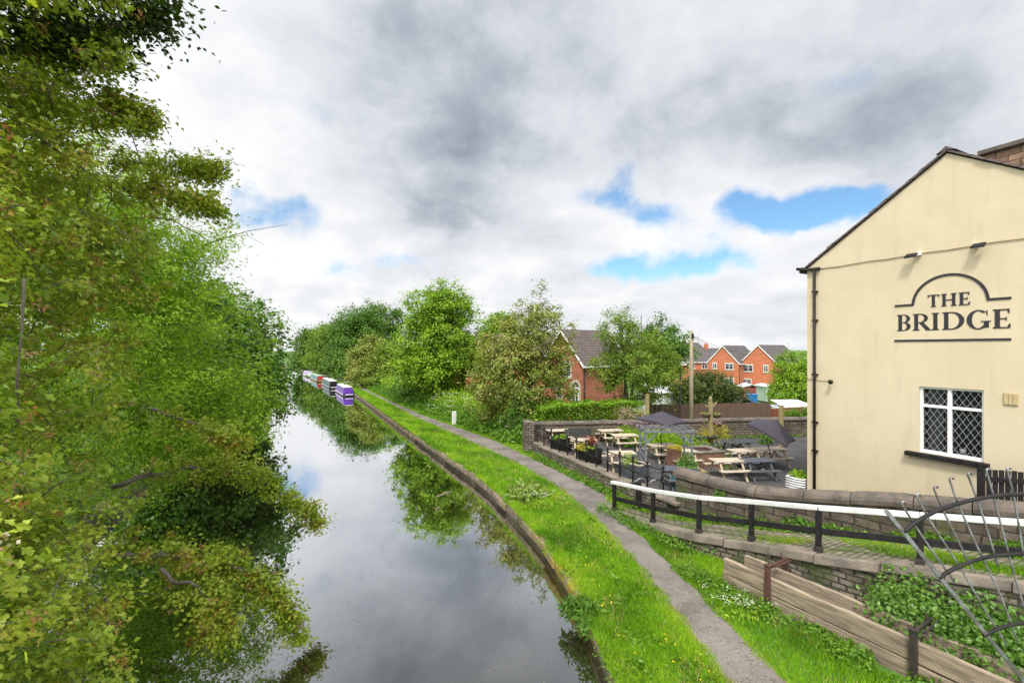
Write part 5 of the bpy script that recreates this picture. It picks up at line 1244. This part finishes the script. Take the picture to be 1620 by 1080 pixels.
def shed(lb, px, dep, w_, d_, pz0, pz1, wallm, roofm, rz=0.0, peak=.3):
    p = at(px, dep, -.9); t = thing('garden_shed', lb, 'shed', tuple(p), -PSI+rz); h = zat(pz0, dep)+.9; hr = zat(pz1, dep)+.9
    mb = MB(); mb.box((w_/2, d_/2, h/2), (w_, d_, h)); obj('wall', mb, wallm, t)
    mb = MB()
    mb.prism([(-.15, -.15, h), (w_/2, -.15, hr), (w_+.15, -.15, h), (w_+.15, -.15, h+.08), (w_/2, -.15, hr+.08), (-.15, -.15, h+.08)], (0, d_+.3, 0)); obj('roof', mb, roofm, t)
    mb = MB(); mb.box((w_*.3, -.02, h*.42), (w_*.28, .05, h*.8)); obj('door', mb, M_['fence'], t); return t
shed('red shed with a flat white roof between fence and houses', 1176, 62, 2.0, 2.4, 613, 608, M_['pinkred'], M_['boatwhite'], R(-8))
shed('narrow dark red shed right of the white roofed one', 1200, 64, 1.1, 2, 611, 610, M_['pinkred'], M_['rooffar'])
shed('pale mint green shed left of the flowering tree', 1212, 58, 1.4, 2.4, 612, 609, M_['mint'], M_['boatwhite'])
shed('low wooden shed with a felt roof just over the fence', 1168, 36, 1.25, 1.4, 638, 631.5, M_['fence'], M_['roof'], R(14))
p = at(1222, 40, -.6); mb = MB(); wv = 2.4; zz = zat(641, 40); mb.box((p.x+1, p.y-.5, zz-.5), (wv, 2, .9), rz=-PSI); mb.prism([(p.x-.3, p.y-1.3, zz-.04), (p.x+2.4, p.y-2.3, zz-.04), (p.x+2.5, p.y-.6, zz+.4), (p.x+.2, p.y+.3, zz+.4)], (0, 0, .06)); tag(obj('lean_to', mb, M_['boatwhite']), 'white roofed lean-to beside the bright green shrub', 'lean-to')
p = at(1189, 50, -.7); mb = MB(); mb.box((p.x, p.y, zat(628, 50)-.5), (.9, .8, 1.5), rz=-PSI); mb.box((p.x, p.y, zat(628, 50)+.3), (1.0, .9, .1), rz=-PSI); tag(obj('blue_bin', mb, M_['blue'], bev=.05), 'blue bin standing beside the red sheds', 'bin')
# metal goalpost frame and low bench by the moorings
p = on_level(600, 604, .6); fr_ = thing('mooring_frame', 'pale metal frame standing over seats beside the moorings', 'frame', tuple(p))
mb = MB(); a = at(589, 62, .5); b_ = at(608, 62, .5); zt2 = zat(583, 62); mb.tube([a, (a.x, a.y, zt2)], .06, 6); mb.tube([b_, (b_.x, b_.y, zt2)], .06, 6); mb.tube([(a.x, a.y, zt2), (b_.x, b_.y, zt2)], .06, 6); obj('uprights', mb, M_['boatwhite'], fr_, world=True)
mb = MB(); c = at(590, 61, 0); mb.box((c.x+.3, c.y, zat(597, 61)), (2.2, .6, .08), rz=R(-30)); mb.box((c.x-.3, c.y+.2, .9), (.1, .5, 1.0)); mb.box((c.x+.9, c.y-.4, .9), (.1, .5, 1.0)); obj('slab_seat', mb, M_['kerb'], fr_, world=True)

# ================================================================ trees, left bank
def pz(px, py, d): p = at(px, d, zat(py, d)); return (p.x, p.y, p.z)
tree('hawthorn_tree', 'huge hawthorn with rusty faded blossom hanging over the water at the left', 'tree', (-6.2, 8.5, .5), .22,
     [((-5.0, 8, 6.0), (3.0, 5, 6.4)), ((-4.7, 7.8, 2.2), (2.5, 4.0, 2.0)), ((-2.75, 3.9, 5.6), (1.3, 1.2, 3.6)), ((-3.6, 6.4, 2.6), (2.0, 2.2, 1.9)), ((-4.4, 7.2, 10.6), (2.6, 3.0, 2.4)), ((-4.5, 9.0, 8.2), (2.7, 3.6, 2.6))],
     3900, 64, .074, M_['l_haw'], M_['barkpale'], 'lobed', .175, 18, 21, zmin=.5, droop=.16, twig_r=.007, fork=.15, stems=3, lob=.6, gap=-.4,
     sprays=[([pz(170, 770, 9.0), pz(300, 742, 9.8), pz(395, 750, 10.4), pz(455, 785, 10.7), pz(510, 832, 10.8)], .30, 100, .05),
             ([pz(160, 880, 7.2), pz(290, 882, 7.8), pz(380, 902, 8.1), pz(440, 942, 8.2), pz(476, 1018, 8.2)], .23, 90, .045),
             ([pz(250, 905, 7.2), pz(320, 935, 7.4), pz(350, 985, 7.4), pz(338, 1010, 7.4)], .26, 45, .025),
             ([pz(190, 255, 7.4), pz(270, 262, 7.5), pz(320, 268, 7.6), pz(354, 271, 7.6)], .22, 36, .02),
             ([pz(190, 300, 7.2), pz(270, 305, 7.3), pz(320, 328, 7.4), pz(345, 332, 7.4)], .24, 40, .02),
             ([pz(60, 70, 6.4), pz(130, 78, 6.5), pz(185, 92, 6.6)], .3, 40, .025), ([pz(120, 170, 6.8), pz(190, 172, 6.9), pz(238, 200, 7)], .26, 36, .02),
             ([pz(220, 640, 9.5), pz(300, 668, 9.7), pz(352, 690, 9.8), pz(385, 702, 9.8)], .28, 40, .025)],
     blossom=(M_['fl_haw'], 1.3, 34, .023),
     show_limbs=[([pz(38, 440, 3.4), pz(35, 520, 3.35), pz(27, 600, 3.3), pz(30, 668, 3.3)], [.010, .009, .008, .006]), ([pz(165, 940, 6.6), pz(172, 985, 6.5), pz(160, 1030, 6.5), pz(125, 1085, 6.4)], [.02, .018, .014, .01])])
tree('overhanging_tree', 'dark leaved tree reaching over from the top left corner', 'tree', (-8.5, 5.5, .6), .30,
     [((-3.4, 6.2, 11.9), (2.5, 2.6, 1.9)), ((-5.5, 6, 10.8), (2.6, 3, 2.4))], 420, 46, .085, M_['l_dark'], M_['bark'], 'oval', .3, 7, 33, droop=.02, twig_r=.01,
     sprays=[([pz(0, 88, 6.0), pz(60, 62, 6.2), pz(140, 58, 6.4), pz(205, 38, 6.6), pz(275, 8, 6.8)], .34, 80, .07)])
tree('ash_tree', 'bright light green ash tree behind the hawthorn on the left bank', 'tree', (-7.2, 18, .6), .24,
     [((-5.2, 18, 5.6), (4.3, 4.6, 5.2)), ((-5.0, 17.5, 9.0), (2.6, 3.2, 2.9)), ((-3.2, 17.5, 3.8), (2.5, 3.2, 2.0))], 1500, 62, .15, M_['l_ash'], M_['bark'], 'slim', .42, 14, 42, gap=-.2, droop=.1, zmin=1.0, fork=.2, stems=2,
     show_limbs=[([pz(280, 420, 15), pz(330, 385, 15), pz(390, 366, 15.2), pz(455, 355, 15.4)], [.03, .022, .012, .004]), ([pz(345, 378, 15), pz(390, 372, 15.1), pz(418, 387, 15.2)], [.014, .009, .004])])
tree('sycamore_tree', 'dark round sycamore leaning low over the canal on the left', 'tree', (-6.8, 29.5, .6), .28,
     [((-4.4, 29, 5.0), (4.5, 5.0, 4.2)), ((-3.6, 27.5, 3.4), (3.6, 4.5, 2.5)), ((-6, 31, 8), (3.2, 4, 2.6))], 1300, 48, .21, M_['l_syc'], M_['bark'], 'oval', .5, 12, 51, droop=.16, zmin=.9, fork=.2)
tree('bank_tree', 'mid green tree beyond the sycamore on the left bank', 'tree', (-8.5, 41, .6), .25, [((-6.2, 40, 4.8), (4.6, 5.5, 4.6)), ((-4.4, 38.5, 3.2), (3.4, 4, 2.4))], 800, 38, .28, M_['l_wood'], M_['bark'], 'quad', .6, 9, 61, zmin=.8, fork=.2)
tree('bank_tree', 'left bank tree at the far bend, nearest the vanishing water', 'tree', (-9.5, 60, .6), .25, [((-7.6, 60, 4.8), (5.2, 8, 4.4))], 600, 34, .36, M_['l_ash'], M_['bark'], 'quad', .75, 8, 62, zmin=.8)
tree('bank_tree', 'pale low tree at the far end of the left bank', 'tree', (-14, 92, .6), .25, [((-11.5, 92, 3.6), (6, 14, 3.4))], 600, 34, .45, M_['l_mid'], M_['bark'], 'quad', .9, 8, 63, zmin=.7)

# ================================================================ trees, right bank
def rt(name, label, px, d, base_z, blobs, *a, **k):
    """blobs: (px, depth, z, rx, ry, rz)"""
    p = at(px, d, base_z); bl = []
    for bx, bd, bz, rx, ry, rz in blobs: c = at(bx, bd, bz); bl.append(((c.x, c.y, c.z), (rx, ry, rz)))
    return tree(name, label, 'tree', (p.x, p.y, p.z), *( (a[0], bl) + a[1:]), **k)
FW = 'woodland trees beyond the boats'
for k, (px, d, top, r, mt, lb) in enumerate(((500, 118, 517, 5.2, 'l_wood', 'darker round tree nearest the far end of the canal'), (524, 100, 512, 4.6, 'l_mid', 'lighter tree in the far row, behind the farthest boat'),
        (549, 88, 498, 5.4, 'l_wood', 'broad deep green tree above the moored boats'), (573, 80, 488, 5.0, 'l_syc', 'tall deep green tree in the middle of the far row'), (604, 92, 475, 6.4, 'l_wood', 'tallest tree at the back of the far row'), (590, 66, 530, 3.4, 'l_olive', 'duller olive tree in front of the far row'), (622, 64, 545, 3.6, 'l_mid', 'low yellowish green tree left of the tall maple'))):
    zt_ = zat(top, d); cz_ = zt_*.52
    rt('woodland_tree', lb, px, d, 0, [(px, d, cz_, r, r, zt_*.46), (px+random.uniform(-6, 6), d-1, zt_*.72, r*.6, r*.6, zt_*.26), (px, d-2, zt_*.25, r*1.0, r*.9, zt_*.24)], .3, 620, 40, .0052*d*.78, M_[mt], M_['bark'], 'quad', .010*d, 8, 70+k, group=FW, zmin=.2, lob=1.3, fork=.2)
rt('maple_tree', 'tall bright green maple beside the towpath', 692, 42, .3, [(690, 42, 6.0, 3.7, 3.4, 4.0), (698, 42, 9.0, 3.2, 2.8, 2.6), (708, 42, 10.2, 2.0, 2, 1.4), (678, 41, 4.0, 3.2, 2.8, 2.4), (735, 42, 5, 2.0, 2, 2.4)], .2, 1250, 46, .21, M_['l_maple'], M_['bark'], 'oval', .46, 13, 81, gap=-.13, lob=1.8, droop=.0, fork=.15)
rt('whitebeam_tree', 'reddish tinged see-through tree in front of the brick houses', 835, 28.5, .2, [(820, 28.5, 4.0, 2.9, 2.6, 3.0), (848, 28.5, 6.9, 2.3, 2.1, 2.25), (775, 29, 3.2, 1.7, 1.6, 2.2), (872, 28, 3.2, 1.6, 1.5, 2.2), (884, 28, 5.3, 1.0, 1.0, 1.2), (800, 28.5, 5.6, 1.8, 1.7, 2.0)], .12, 980, 42, .14, M_['l_olive'], M_['barkpale'], 'oval', .34, 16, 82, gap=-.14, lob=1.7, droop=-.03, fork=.1, stems=3, blossom=(M_['fl_haw'], .2, 8, .06))
rt('cherry_tree', 'open crowned tree with dark forked stems behind the hedge', 996, 28.2, .1, [(1016, 28.2, 4.95, 2.45, 2.2, 2.4), (975, 28.2, 6.95, 1.25, 1.2, 1.85), (1040, 28.2, 3.9, 1.5, 1.6, 1.6), (962, 28.2, 4.5, 1.2, 1.1, 1.3)], .20, 640, 40, .115, M_['l_mid'], M_['bark'], 'oval', .33, 11, 83, gap=-.16, lob=1.4, droop=.02, fork=.3, stems=3, zmin=2.2)
rt('garden_tree', 'green tree rising behind the open crowned tree', 1044, 42, -.6, [(1044, 42, 5.6, 2.9, 2.6, 2.9)], .2, 380, 36, .22, M_['l_syc'], M_['bark'], 'quad', .5, 8, 84)
rt('garden_tree', 'small bright green tree behind the brick house roofs', 789, 50, -.4, [(789, 50, 7.4, 2.0, 2, 2.6)], .18, 260, 36, .24, M_['l_maple'], M_['bark'], 'quad', .5, 7, 85)
rt('garden_tree', 'dark purplish tree peeping over the small gables', 745, 85, -.6, [(742, 85, 6.6, 3.2, 2.5, 2.6)], .2, 200, 30, .4, leaf_mat('copper_leaf', [(.035, .02, .03), (.07, .035, .05)]), M_['bark'], 'quad', .7, 6, 86)
rt('garden_shrub', 'large dark green shrub behind the brown fence', 1112, 36, -.4, [(1112, 36, 2.3, 2.5, 1.7, 2.0), (1150, 37, 1.7, 1.6, 1.4, 1.4), (1085, 36, 2.0, 1.2, 1.2, 1.8)], .14, 620, 40, .15, leaf_mat('shrub_leaf', [(.03, .055, .012), (.07, .11, .02), (.14, .17, .04)]), M_['bark'], 'quad', .4, 8, 87, lob=1.3, fork=.1)
rt('flowering_tree', 'green tree dotted with cream flowers beside the pub corner', 1257, 45, -.9, [(1258, 45, 2.6, 2.3, 2.0, 2.9), (1240, 44.5, 1.4, 1.4, 1.4, 1.6)], .16, 560, 42, .17, M_['l_maple'], M_['bark'], 'oval', .42, 9, 88, lob=1.2, fork=.1, blossom=(M_['fl_white'], .5, 10, .07))
rt('round_shrub', 'clipped bright green shrub by the pub corner behind the wall', 1268, 29, .2, [(1268, 29, 1.35, 1.3, 1.0, .72)], .06, 220, 40, .09, M_['l_hedge'], M_['bark'], 'oval', .2, 6, 89, lob=.3, zmin=.1)
rt('dark_shrub', 'dark bush between the reddish tree and the bright hedge', 842, 27.2, .2, [(838, 27.4, 1.7, 1.6, 1.3, 1.6), (862, 27.0, 1.3, 1.0, .9, 1.3)], .08, 380, 40, .10, M_['l_syc'], M_['bark'], 'oval', .28, 7, 90, fork=.1)
rt('dark_shrub', 'shadowy bushes under the tall maple', 668, 45, .3, [(660, 45, 1.8, 3.0, 2.4, 1.8), (720, 42, 1.5, 2.6, 1.8, 1.4)], .1, 500, 38, .16, M_['l_syc'], M_['bark'], 'oval', .42, 7, 91, fork=.1)
rt('lilac_shrub', 'pinkish lilac bush looking over the back wall', 1000, 25.3, .5, [(996, 25.3, 2.0, .85, .6, .55), (1012, 25.1, 2.0, .5, .5, .5)], .05, 140, 30, .07, M_['l_olive'], M_['bark'], 'oval', .2, 5, 92, blossom=(M_['fl_pink'], .9, 18, .05), fork=.1)

# hedge
rng = np.random.default_rng(5); a, b_ = at(852, 25.5, 0), at(1012, 26.9, 0); n_ = 32000
hd = thing('hedge', 'bright green clipped hedge behind the back wall', 'hedge', tuple(at(930, 24.5, .1)))
u = rng.random(n_); v = rng.choice([-1, 1], n_, p=[.72, .28])*np.sqrt(rng.random(n_)); zz = rng.random(n_)**.8
top = 2.72 + .22*np.array([mnoise.noise(Vector((x*9, 2, 0))) for x in u]) - .35*np.maximum(0, .2-u)*3
A_, B_ = np.array(a), np.array(b_); dv = (B_-A_)/np.linalg.norm(B_-A_); nv = np.array([-dv[1], dv[0], 0])
rim = rng.random(n_) < .35
P = A_+(B_-A_)*u[:, None] + nv*(v*-.55)[:, None]*1.0; P[:, 2] = np.where(rim, top*(1-rng.random(n_)*.05)+rng.normal(size=n_)*.05, .2+(top-.2)*zz)
P += nv*(.14*np.array([mnoise.noise(Vector((x*14, z*1.3, 7))) for x, z in zip(u, P[:, 2])]))[:, None]
N = np.stack([np.zeros(n_), np.zeros(n_), np.where(rim, 1., .5)], 1) + nv*(-v)[:, None]*.6 + rng.normal(size=(n_, 3))*.5
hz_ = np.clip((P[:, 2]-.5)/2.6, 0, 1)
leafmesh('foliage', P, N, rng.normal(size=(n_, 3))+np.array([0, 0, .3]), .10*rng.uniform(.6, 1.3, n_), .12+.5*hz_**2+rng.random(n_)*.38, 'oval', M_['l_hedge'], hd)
mb = MB(); [mb.tube([A_+(B_-A_)*q_, A_+(B_-A_)*q_+np.array([.05, 0, 2.2])], [.04, .02], 5) for q_ in np.linspace(.03, .97, 14)]; obj('stems', mb, M_['bark'], hd, world=True)

# ================================================================ low growth
rng = np.random.default_rng(12)
def strip(n, y0, y1, fa, fb, zf, pw=1.3):
    yy = y0*((y1/y0)**(rng.random(n)**pw)) if y0 > 0 else rng.uniform(y0, y1, n)
    u = rng.random(n); out = []
    for y, q_ in zip(yy, u):
        x0, x1 = fa(y), fb(y)
        if x1 > x0: x = x0+(x1-x0)*q_; out.append((x, y, zf(x, y)))
    return np.array(out)
flat = lambda x, y: .5
def clear_of_path(p): return p
edge_in = lambda y: XE(y)+.15-.22*sst(-.12, .25, mnoise.noise(Vector((0, y*.55, 46))) + (.5 if 26.5 < y < 61 else 0) + (.3 if y < 7.2 else 0))
gl_ = strip(125000, 3.2, 75, edge_in, lambda y: PXL(y)+.05+.06*math.sin(y*7), lambda x, y: .5 + (.03 if x < XE(y)+.3 else 0))
dist = np.hypot(gl_[:, 0], gl_[:, 1])
edge_h = np.clip((gl_[:, 0]-np.interp(gl_[:, 1], YE, XEv)), 0, 9); tall = 1+.9*np.exp(-edge_h*1.6)*(np.array([mnoise.noise(Vector((0, y*.8, 5))) for y in gl_[:, 1]])+.35)
hgt = (.085+.0012*dist)*tall*np.where(np.interp(gl_[:, 1], pyl, pxl)-gl_[:, 0] < .15, .6, 1)
blades('grass', 'bright green grass verge between the canal edge and the towpath', gl_, np.clip(hgt, .04, .5), .0022+.00042*dist, M_['l_grass'], 1)
def rverge_hi(y):
    if y < 11.2: return rs(y, 1)-.2
    if y < 20.7: return WXF(y)-.02
    return PXR(y)+1.4
gr_ = strip(95000, 2.4, 60, lambda y: PXR(y)-.04-.05*math.sin(y*5), rverge_hi, flat)
inbox = (gr_[:, 1] < 7.15) & (gr_[:, 0] > 8.66) & (gr_[:, 0] < 9.3); gr_ = gr_[~inbox]
dist = np.hypot(gr_[:, 0], gr_[:, 1]); blades('grass', 'green grass verge between the towpath and the stone walls', gr_, .075+.0016*dist + .05*np.clip(gr_[:, 0]-np.interp(gr_[:, 1], pyr, pxr)-.6, 0, 1), .0022+.00042*dist, M_['l_grass'], 2)
# ramp grass and weeds
rg = strip(26000, 2.2, 11.4, lambda y: rs(y, 1)+.1, lambda y: rs(y, 2)+.05, lambda x, y: rs(y, 3)+.01)
keep = np.array([(mnoise.noise(Vector((p[0]*1.1, p[1]*.9, 2))) + .55*abs((p[0]-rs(p[1], 1))/(rs(p[1], 2)-rs(p[1], 1))-.15)) > .22 for p in rg]); rg = rg[keep]
blades('grass', 'thin grass growing between the cobbles of the ramp', rg, .10, .0055, M_['l_grass'], 3)
wl = strip(520, 2.4, 10.4, lambda y: rs(y, 2)-.55, lambda y: cws(y)[0]-.02, lambda x, y: rs(y, 3)); wl = wl[np.array([mnoise.noise(Vector((p[0]*.9, p[1]*.8, 6))) > -.15 for p in wl])]
herb('weeds', 'leafy green weeds along the foot of the curved wall', 'weeds', wl, .26, .17, 26, .075, M_['l_herb'], 'oval', 4, kind='stuff')
wk = strip(360, 2.6, 12.4, lambda y: rs(y, 1)-.58, lambda y: rs(y, 1)-.24, flat); wk = wk[np.array([mnoise.noise(Vector((p[0]*.9, p[1]*.9, 16))) > -.1 or 8.2 < p[1] < 11 for p in wk])]
wk = wk[~((wk[:, 1] < 7.3) & (wk[:, 0] < 9.35))]
herb('weeds', 'nettles and weeds along the foot of the ramp wall', 'weeds', wk, .30, .15, 30, .06, M_['l_herb'], 'oval', 5, kind='stuff')
wt = strip(560, 10.8, 20.7, lambda y: WXF(y)-.34, lambda y: WXF(y), flat, 1.0); wt = wt[np.array([mnoise.noise(Vector((p[0]*.5, p[1]*.9, 26))) > -.2 for p in wt])]
herb('weeds', 'green weeds at the foot of the rough terrace wall', 'weeds', wt, .24, .15, 22, .075, M_['l_herb'], 'oval', 6, kind='stuff')
wb = strip(330, 2.0, 8.2, lambda y: 8.25+.04*(7-y), lambda y: 8.72+.06*(7-y), flat, 1.0); wb = wb[np.array([mnoise.noise(Vector((p[0]*.9, p[1]*1.1, 36))) > -.12 for p in wb])]
herb('weeds', 'tufts of weeds along the foot of the plank store', 'weeds', wb, .26, .16, 26, .07, M_['l_herb'], 'oval', 7, kind='stuff')
ec = strip(420, 3.2, 60, lambda y: XE(y)+.02, lambda y: XE(y)+.34, lambda x, y: .42); ec = ec[np.array([mnoise.noise(Vector((0, p[1]*.9, 46))) > .08 for p in ec])]
herb('weeds', 'weeds sprouting over the canal edge stones', 'weeds', ec, .26, .2, 28, .085, M_['l_herb'], 'slim', 8, kind='stuff', up=.2)
tu = strip(170, 3.2, 40, lambda y: XE(y)+.3, lambda y: PXL(y)-.25, flat)
herb('dock_plants', 'broad leaved plants scattered through the near verge', 'weeds', tu, .13, .14, 12, .11, M_['l_herb'], 'oval', 9, kind='stuff')
fy = strip(260, 3.6, 14, lambda y: XE(y)+.35, lambda y: PXL(y)-.15, flat, 1.0); fy = fy[np.array([mnoise.noise(Vector((p[0]*1.3, p[1]*.8, 56))) > .02 for p in fy])]
umbels('buttercups', 'yellow buttercups dotted through the near verge', 'flowers', fy, np.full(len(fy), .13), M_['fl_yel'], None, 3, 2, .028, .012)
yy = rng.uniform(3.2, 62, 17000)**1.0; yy = yy[np.array([mnoise.noise(Vector((0, y*.7, 96))) > -.12 for y in yy])]
fr_p = np.stack([np.interp(yy, YE, XEv)+rng.uniform(.0, .26, len(yy)), yy, np.full(len(yy), .47)], 1)
blades('grass_fringe', 'long grass hanging over the canal edge', fr_p, .20+.001*yy, .003+.00045*yy, M_['l_grass'], 29, 1.3)
# elder bush and wall plants
ep = []
for _ in range(150):
    y = rng.uniform(1.4, 4.7); x = rng.uniform(9.45+.02*(5-y), rs(y, 1)-.1+.12*rng.random()) ; ep.append((x, y, .5))
herb('elder_bush', 'lush elder bush growing between the plank store and the ramp', 'bush', ep, 1.15, .36, 150, .085, M_['l_elder'], 'oval', 10)
for k, (px, py, lb) in enumerate(((1133, 781, 'small ivy clump growing out of the curved wall'), (1262, 810, 'broad leaved plant against the curved wall'))):
    y = (9.15, 7.25)[k]; p = (cws(y)[0]-.06, y, (1.72, 1.42)[k]); herb('wall_plant', lb, 'plant', [(p[0]+rng.normal()*.05, p[1]+rng.normal()*.09, p[2]-.12+rng.normal()*.06) for _ in range(9)], .22, .13, 30, (.05, .12)[k], M_['l_elder'], 'oval', 60+k)
# undergrowth and cow parsley right of the towpath
ug = strip(3000, 22.5, 75, lambda y: PXR(y)+.45, lambda y: PXR(y)+2.2+min(3.6, .2*(y-18)+1.0), lambda x, y: gh(x, y), 1.0)
prof = np.clip((ug[:, 0]-np.interp(ug[:, 1], pyr, pxr)-.35)/1.6, .15, 1)
for k, (lo, hi, h, lb) in enumerate(((0, .45, .34, 'low green growth edging the towpath'), (.45, .8, .8, 'waist high nettles and grass beside the towpath'), (.8, 1.1, 1.15, 'tall dense undergrowth below the trees'))):
    s_ = ug[(prof >= lo) & (prof < hi)]
    herb('undergrowth', lb, 'undergrowth', s_, h*1.7, .34, 36, .17, M_['l_lime'] if k == 2 else M_['l_herb'], 'oval', 20+k, kind='stuff', up=.35)
cp = ug[(prof > .3) & (np.array([mnoise.noise(Vector((p[0]*.35, p[1]*.25, 66))) for p in ug]) > -.05)]
ct = np.repeat(cp[:330], 2, axis=0)+rng.normal(size=(len(cp[:330])*2, 3))*np.array([.25, .25, 0]); hh = np.clip((ct[:, 0]-np.interp(ct[:, 1], pyr, pxr)-.2)/1.6, .3, 1)*1.35+.25
umbels('cow_parsley', 'white cow parsley flowers over the undergrowth', 'flowers', ct, hh, M_['fl_white'], None, 5, 16, .05, .085)
def parsley(lb, c, n, h, r, seed):
    t = thing('cow_parsley', lb, 'plant', c); g = np.random.default_rng(seed); pts = np.array([(c[0]+g.normal()*r, c[1]+g.normal()*r, c[2]) for _ in range(n)])
    herb('foliage', None, None, pts, h*.7, .2, 26, .10, M_['l_lime'], 'slim', seed, t); umbels('flower_heads', None, None, pts, h*g.uniform(.75, 1.1, n), M_['fl_white'], t, seed, 16, .024, .045, None)
    mb = MB(); [mb.tube([tuple(p), (p[0]+.02, p[1], p[2]+h*.85)], .005, 4) for p in pts]; tag(obj('stems', mb, M_['l_lime'], t, world=True), kind='stuff')
p = on_level(852, 805, .5); parsley('flowering cow parsley clump on the verge by the canal edge', tuple(p), 15, .55, .28, 3)
p = on_level(830, 790, .5); herb('grass_clump', 'pale tall grass clump leaning by the canal edge', 'grass', [(p.x+rng.normal()*.3, p.y+rng.normal()*.4, .5) for _ in range(16)], .55, .2, 30, .30, M_['l_pale'], 'slim', 14)
p = on_level(1172, 968, .5); parsley('white flowered weeds by the near end of the plank store', tuple(p), 14, .32, .24, 4)
p = on_level(925, 965, .48); herb('sedge_clump', 'dark grassy clump hanging over the mossy canal edge', 'plant', [(p.x-.12+rng.normal()*.1, p.y+rng.normal()*.22, .4) for _ in range(14)], .34, .17, 60, .15, M_['l_syc'], 'slim', 15, up=.1)
# flower bed, basket-post shrub, wall-top plants
fb_ = []
for _ in range(210):
    q_ = rng.random(); a = (at(978, 23.5, TZ)*(1-q_*2) + at(1046, 22.6, TZ)*q_*2) if q_ < .5 else (at(1046, 22.6, TZ)*(2-q_*2) + at(1098, 20.6, TZ)*(q_*2-1)); fb_.append((a.x+rng.normal()*.35, a.y+rng.normal()*.45-.0, TZ))
fbt = thing('flower_bed', 'lush green flower bed in front of the back wall', 'flower bed', tuple(at(1010, 21.5, TZ)))
herb('foliage', None, None, fb_, .85, .34, 38, .15, M_['l_lime'], 'slim', 16, fbt, up=.2); umbels('flowers', None, None, np.array(fb_)[::3]+np.array([.2, .5, 0]), np.full(len(fb_[::3]), .95), M_['fl_pink'], fbt, 6, 14, .05, .12, None)
herb('yellow_shrub', 'yellow leaved shrub climbing round the basket post', 'shrub', [(pb.x+rng.normal()*.3, pb.y+rng.normal()*.2+.15, TZ+rng.uniform(.3, 1.0)) for _ in range(22)] + [(pb.x+.75+rng.normal()*.25, pb.y+.1+rng.normal()*.2, TZ+rng.uniform(.3, .7)) for _ in range(16)], .55, .26, 24, .085, M_['l_yel'], 'oval', 17)
p = at(1212, 23.1, TZ); herb('wall_weed', 'green bush at the foot of the back wall by the tilted parasol', 'plant', [(p.x+rng.normal()*.12, p.y+rng.normal()*.08, TZ) for _ in range(9)], .55, .25, 40, .1, M_['l_syc'], 'oval', 18)
bwl = np.array([tuple(wloc(bw) @ Vector((q_, -.3+rng.normal()*.06, TZ+.16))) for q_ in rng.uniform(6.5, 16, 90)]); herb('weeds', 'weeds along the bottom of the back wall', 'weeds', bwl, .2, .15, 16, .07, M_['l_herb'], 'oval', 19, kind='stuff')

# loose stones, grit and leaf litter on the path
n_ = 5200; pf = strip(n_, 3.6, 40, lambda y: PXL(y)+.02, lambda y: PXR(y)-.02, lambda x, y: .538)
o = leafmesh('path_grit', pf, np.tile([0, 0, 1.], (len(pf), 1))+rng.normal(size=(len(pf), 3))*.25, rng.normal(size=(len(pf), 3)), .022*rng.uniform(.3, 1.5, len(pf)), rng.random(len(pf)), 'quad', leaf_mat('grit', [(.06, .055, .05), (.16, .13, .10), (.30, .28, .26), (.36, .30, .22)], 0, .9))
tag(o, 'loose grit and leaf litter scattered on the towpath', 'grit', None, 'stuff')
dg = strip(9000, 3.2, 40, edge_in, lambda y: PXL(y)+.02, flat); dg = dg[np.array([mnoise.noise(Vector((p[0]*1.6, p[1]*.9, 76))) > .05 for p in dg])]
dg2 = strip(6000, 2.4, 30, lambda y: PXR(y)-.02, rverge_hi, flat); dg2 = dg2[~((dg2[:, 1] < 7.15) & (dg2[:, 0] > 8.6) & (dg2[:, 0] < 9.4))]; dg2 = dg2[np.array([mnoise.noise(Vector((p[0]*1.6, p[1]*.9, 86))) > .05 for p in dg2])]
dg = np.vstack([dg, dg2]); dist = np.hypot(dg[:, 0], dg[:, 1])
blades('dry_grass', 'dry straw coloured stems among the green verges', dg, .15+.002*dist, .002+.0004*dist, leaf_mat('dry_stem', [(.22, .19, .06), (.36, .30, .12), (.30, .32, .08)], .3), 9, .6)

# floating bits on the water
fl_ = []
for (px, py, n_, s_) in ((715, 795, 60, .6), (690, 800, 60, .5), (800, 930, 60, .35), (640, 960, 60, .6), (740, 860, 50, .4), (720, 905, 70, .7), (600, 1000, 90, 1.2), (760, 1000, 60, .7), (450, 855, 120, .35), (640, 870, 30, .9), (520, 720, 30, .7), (860, 1040, 60, .5), (560, 690, 30, 1.2), (690, 850, 25, .4), (900, 925, 40, .25)):
    c = on_level(px, py, WZ+.004)
    for _ in range(n_): fl_.append((c.x+rng.normal()*s_, c.y+rng.normal()*s_*1.2, WZ+.004+rng.random()*.002))
fl_ = np.array(fl_); fl_ = fl_[fl_[:, 0] < np.interp(fl_[:, 1], YE, XEv)-.1]; n_ = len(fl_)
o = leafmesh('floating_debris', fl_, np.tile([0, 0, 1.], (n_, 1))+rng.normal(size=(n_, 3))*.02, rng.normal(size=(n_, 3)), .02*rng.uniform(.3, 1.7, n_), rng.random(n_), 'quad', leaf_mat('floating_leaf', [(.10, .10, .04), (.20, .20, .08), (.30, .24, .12)], .1))
tag(o, 'small leaves and scum floating on the canal', 'debris', None, 'stuff')
for k, (px, py, ln, rz) in enumerate(((703, 780, .9, .5), (692, 803, .35, .9))):
    c = on_level(px, py, WZ+.01); d = Vector((math.cos(rz), math.sin(rz), 0)); mb = MB(); mb.tube([c-d*ln/2, c+Vector((.05, .02, .02)), c+d*ln/2], [.012, .016, .008], 6); mb.tube([c, c+Vector((.2*ln, -.1, .03))], .008, 5); tag(obj('driftwood', mb, M_['polewood']), ('pale stick with a fork floating on the water', 'short pale stick floating just nearer than the forked one')[k], 'stick')
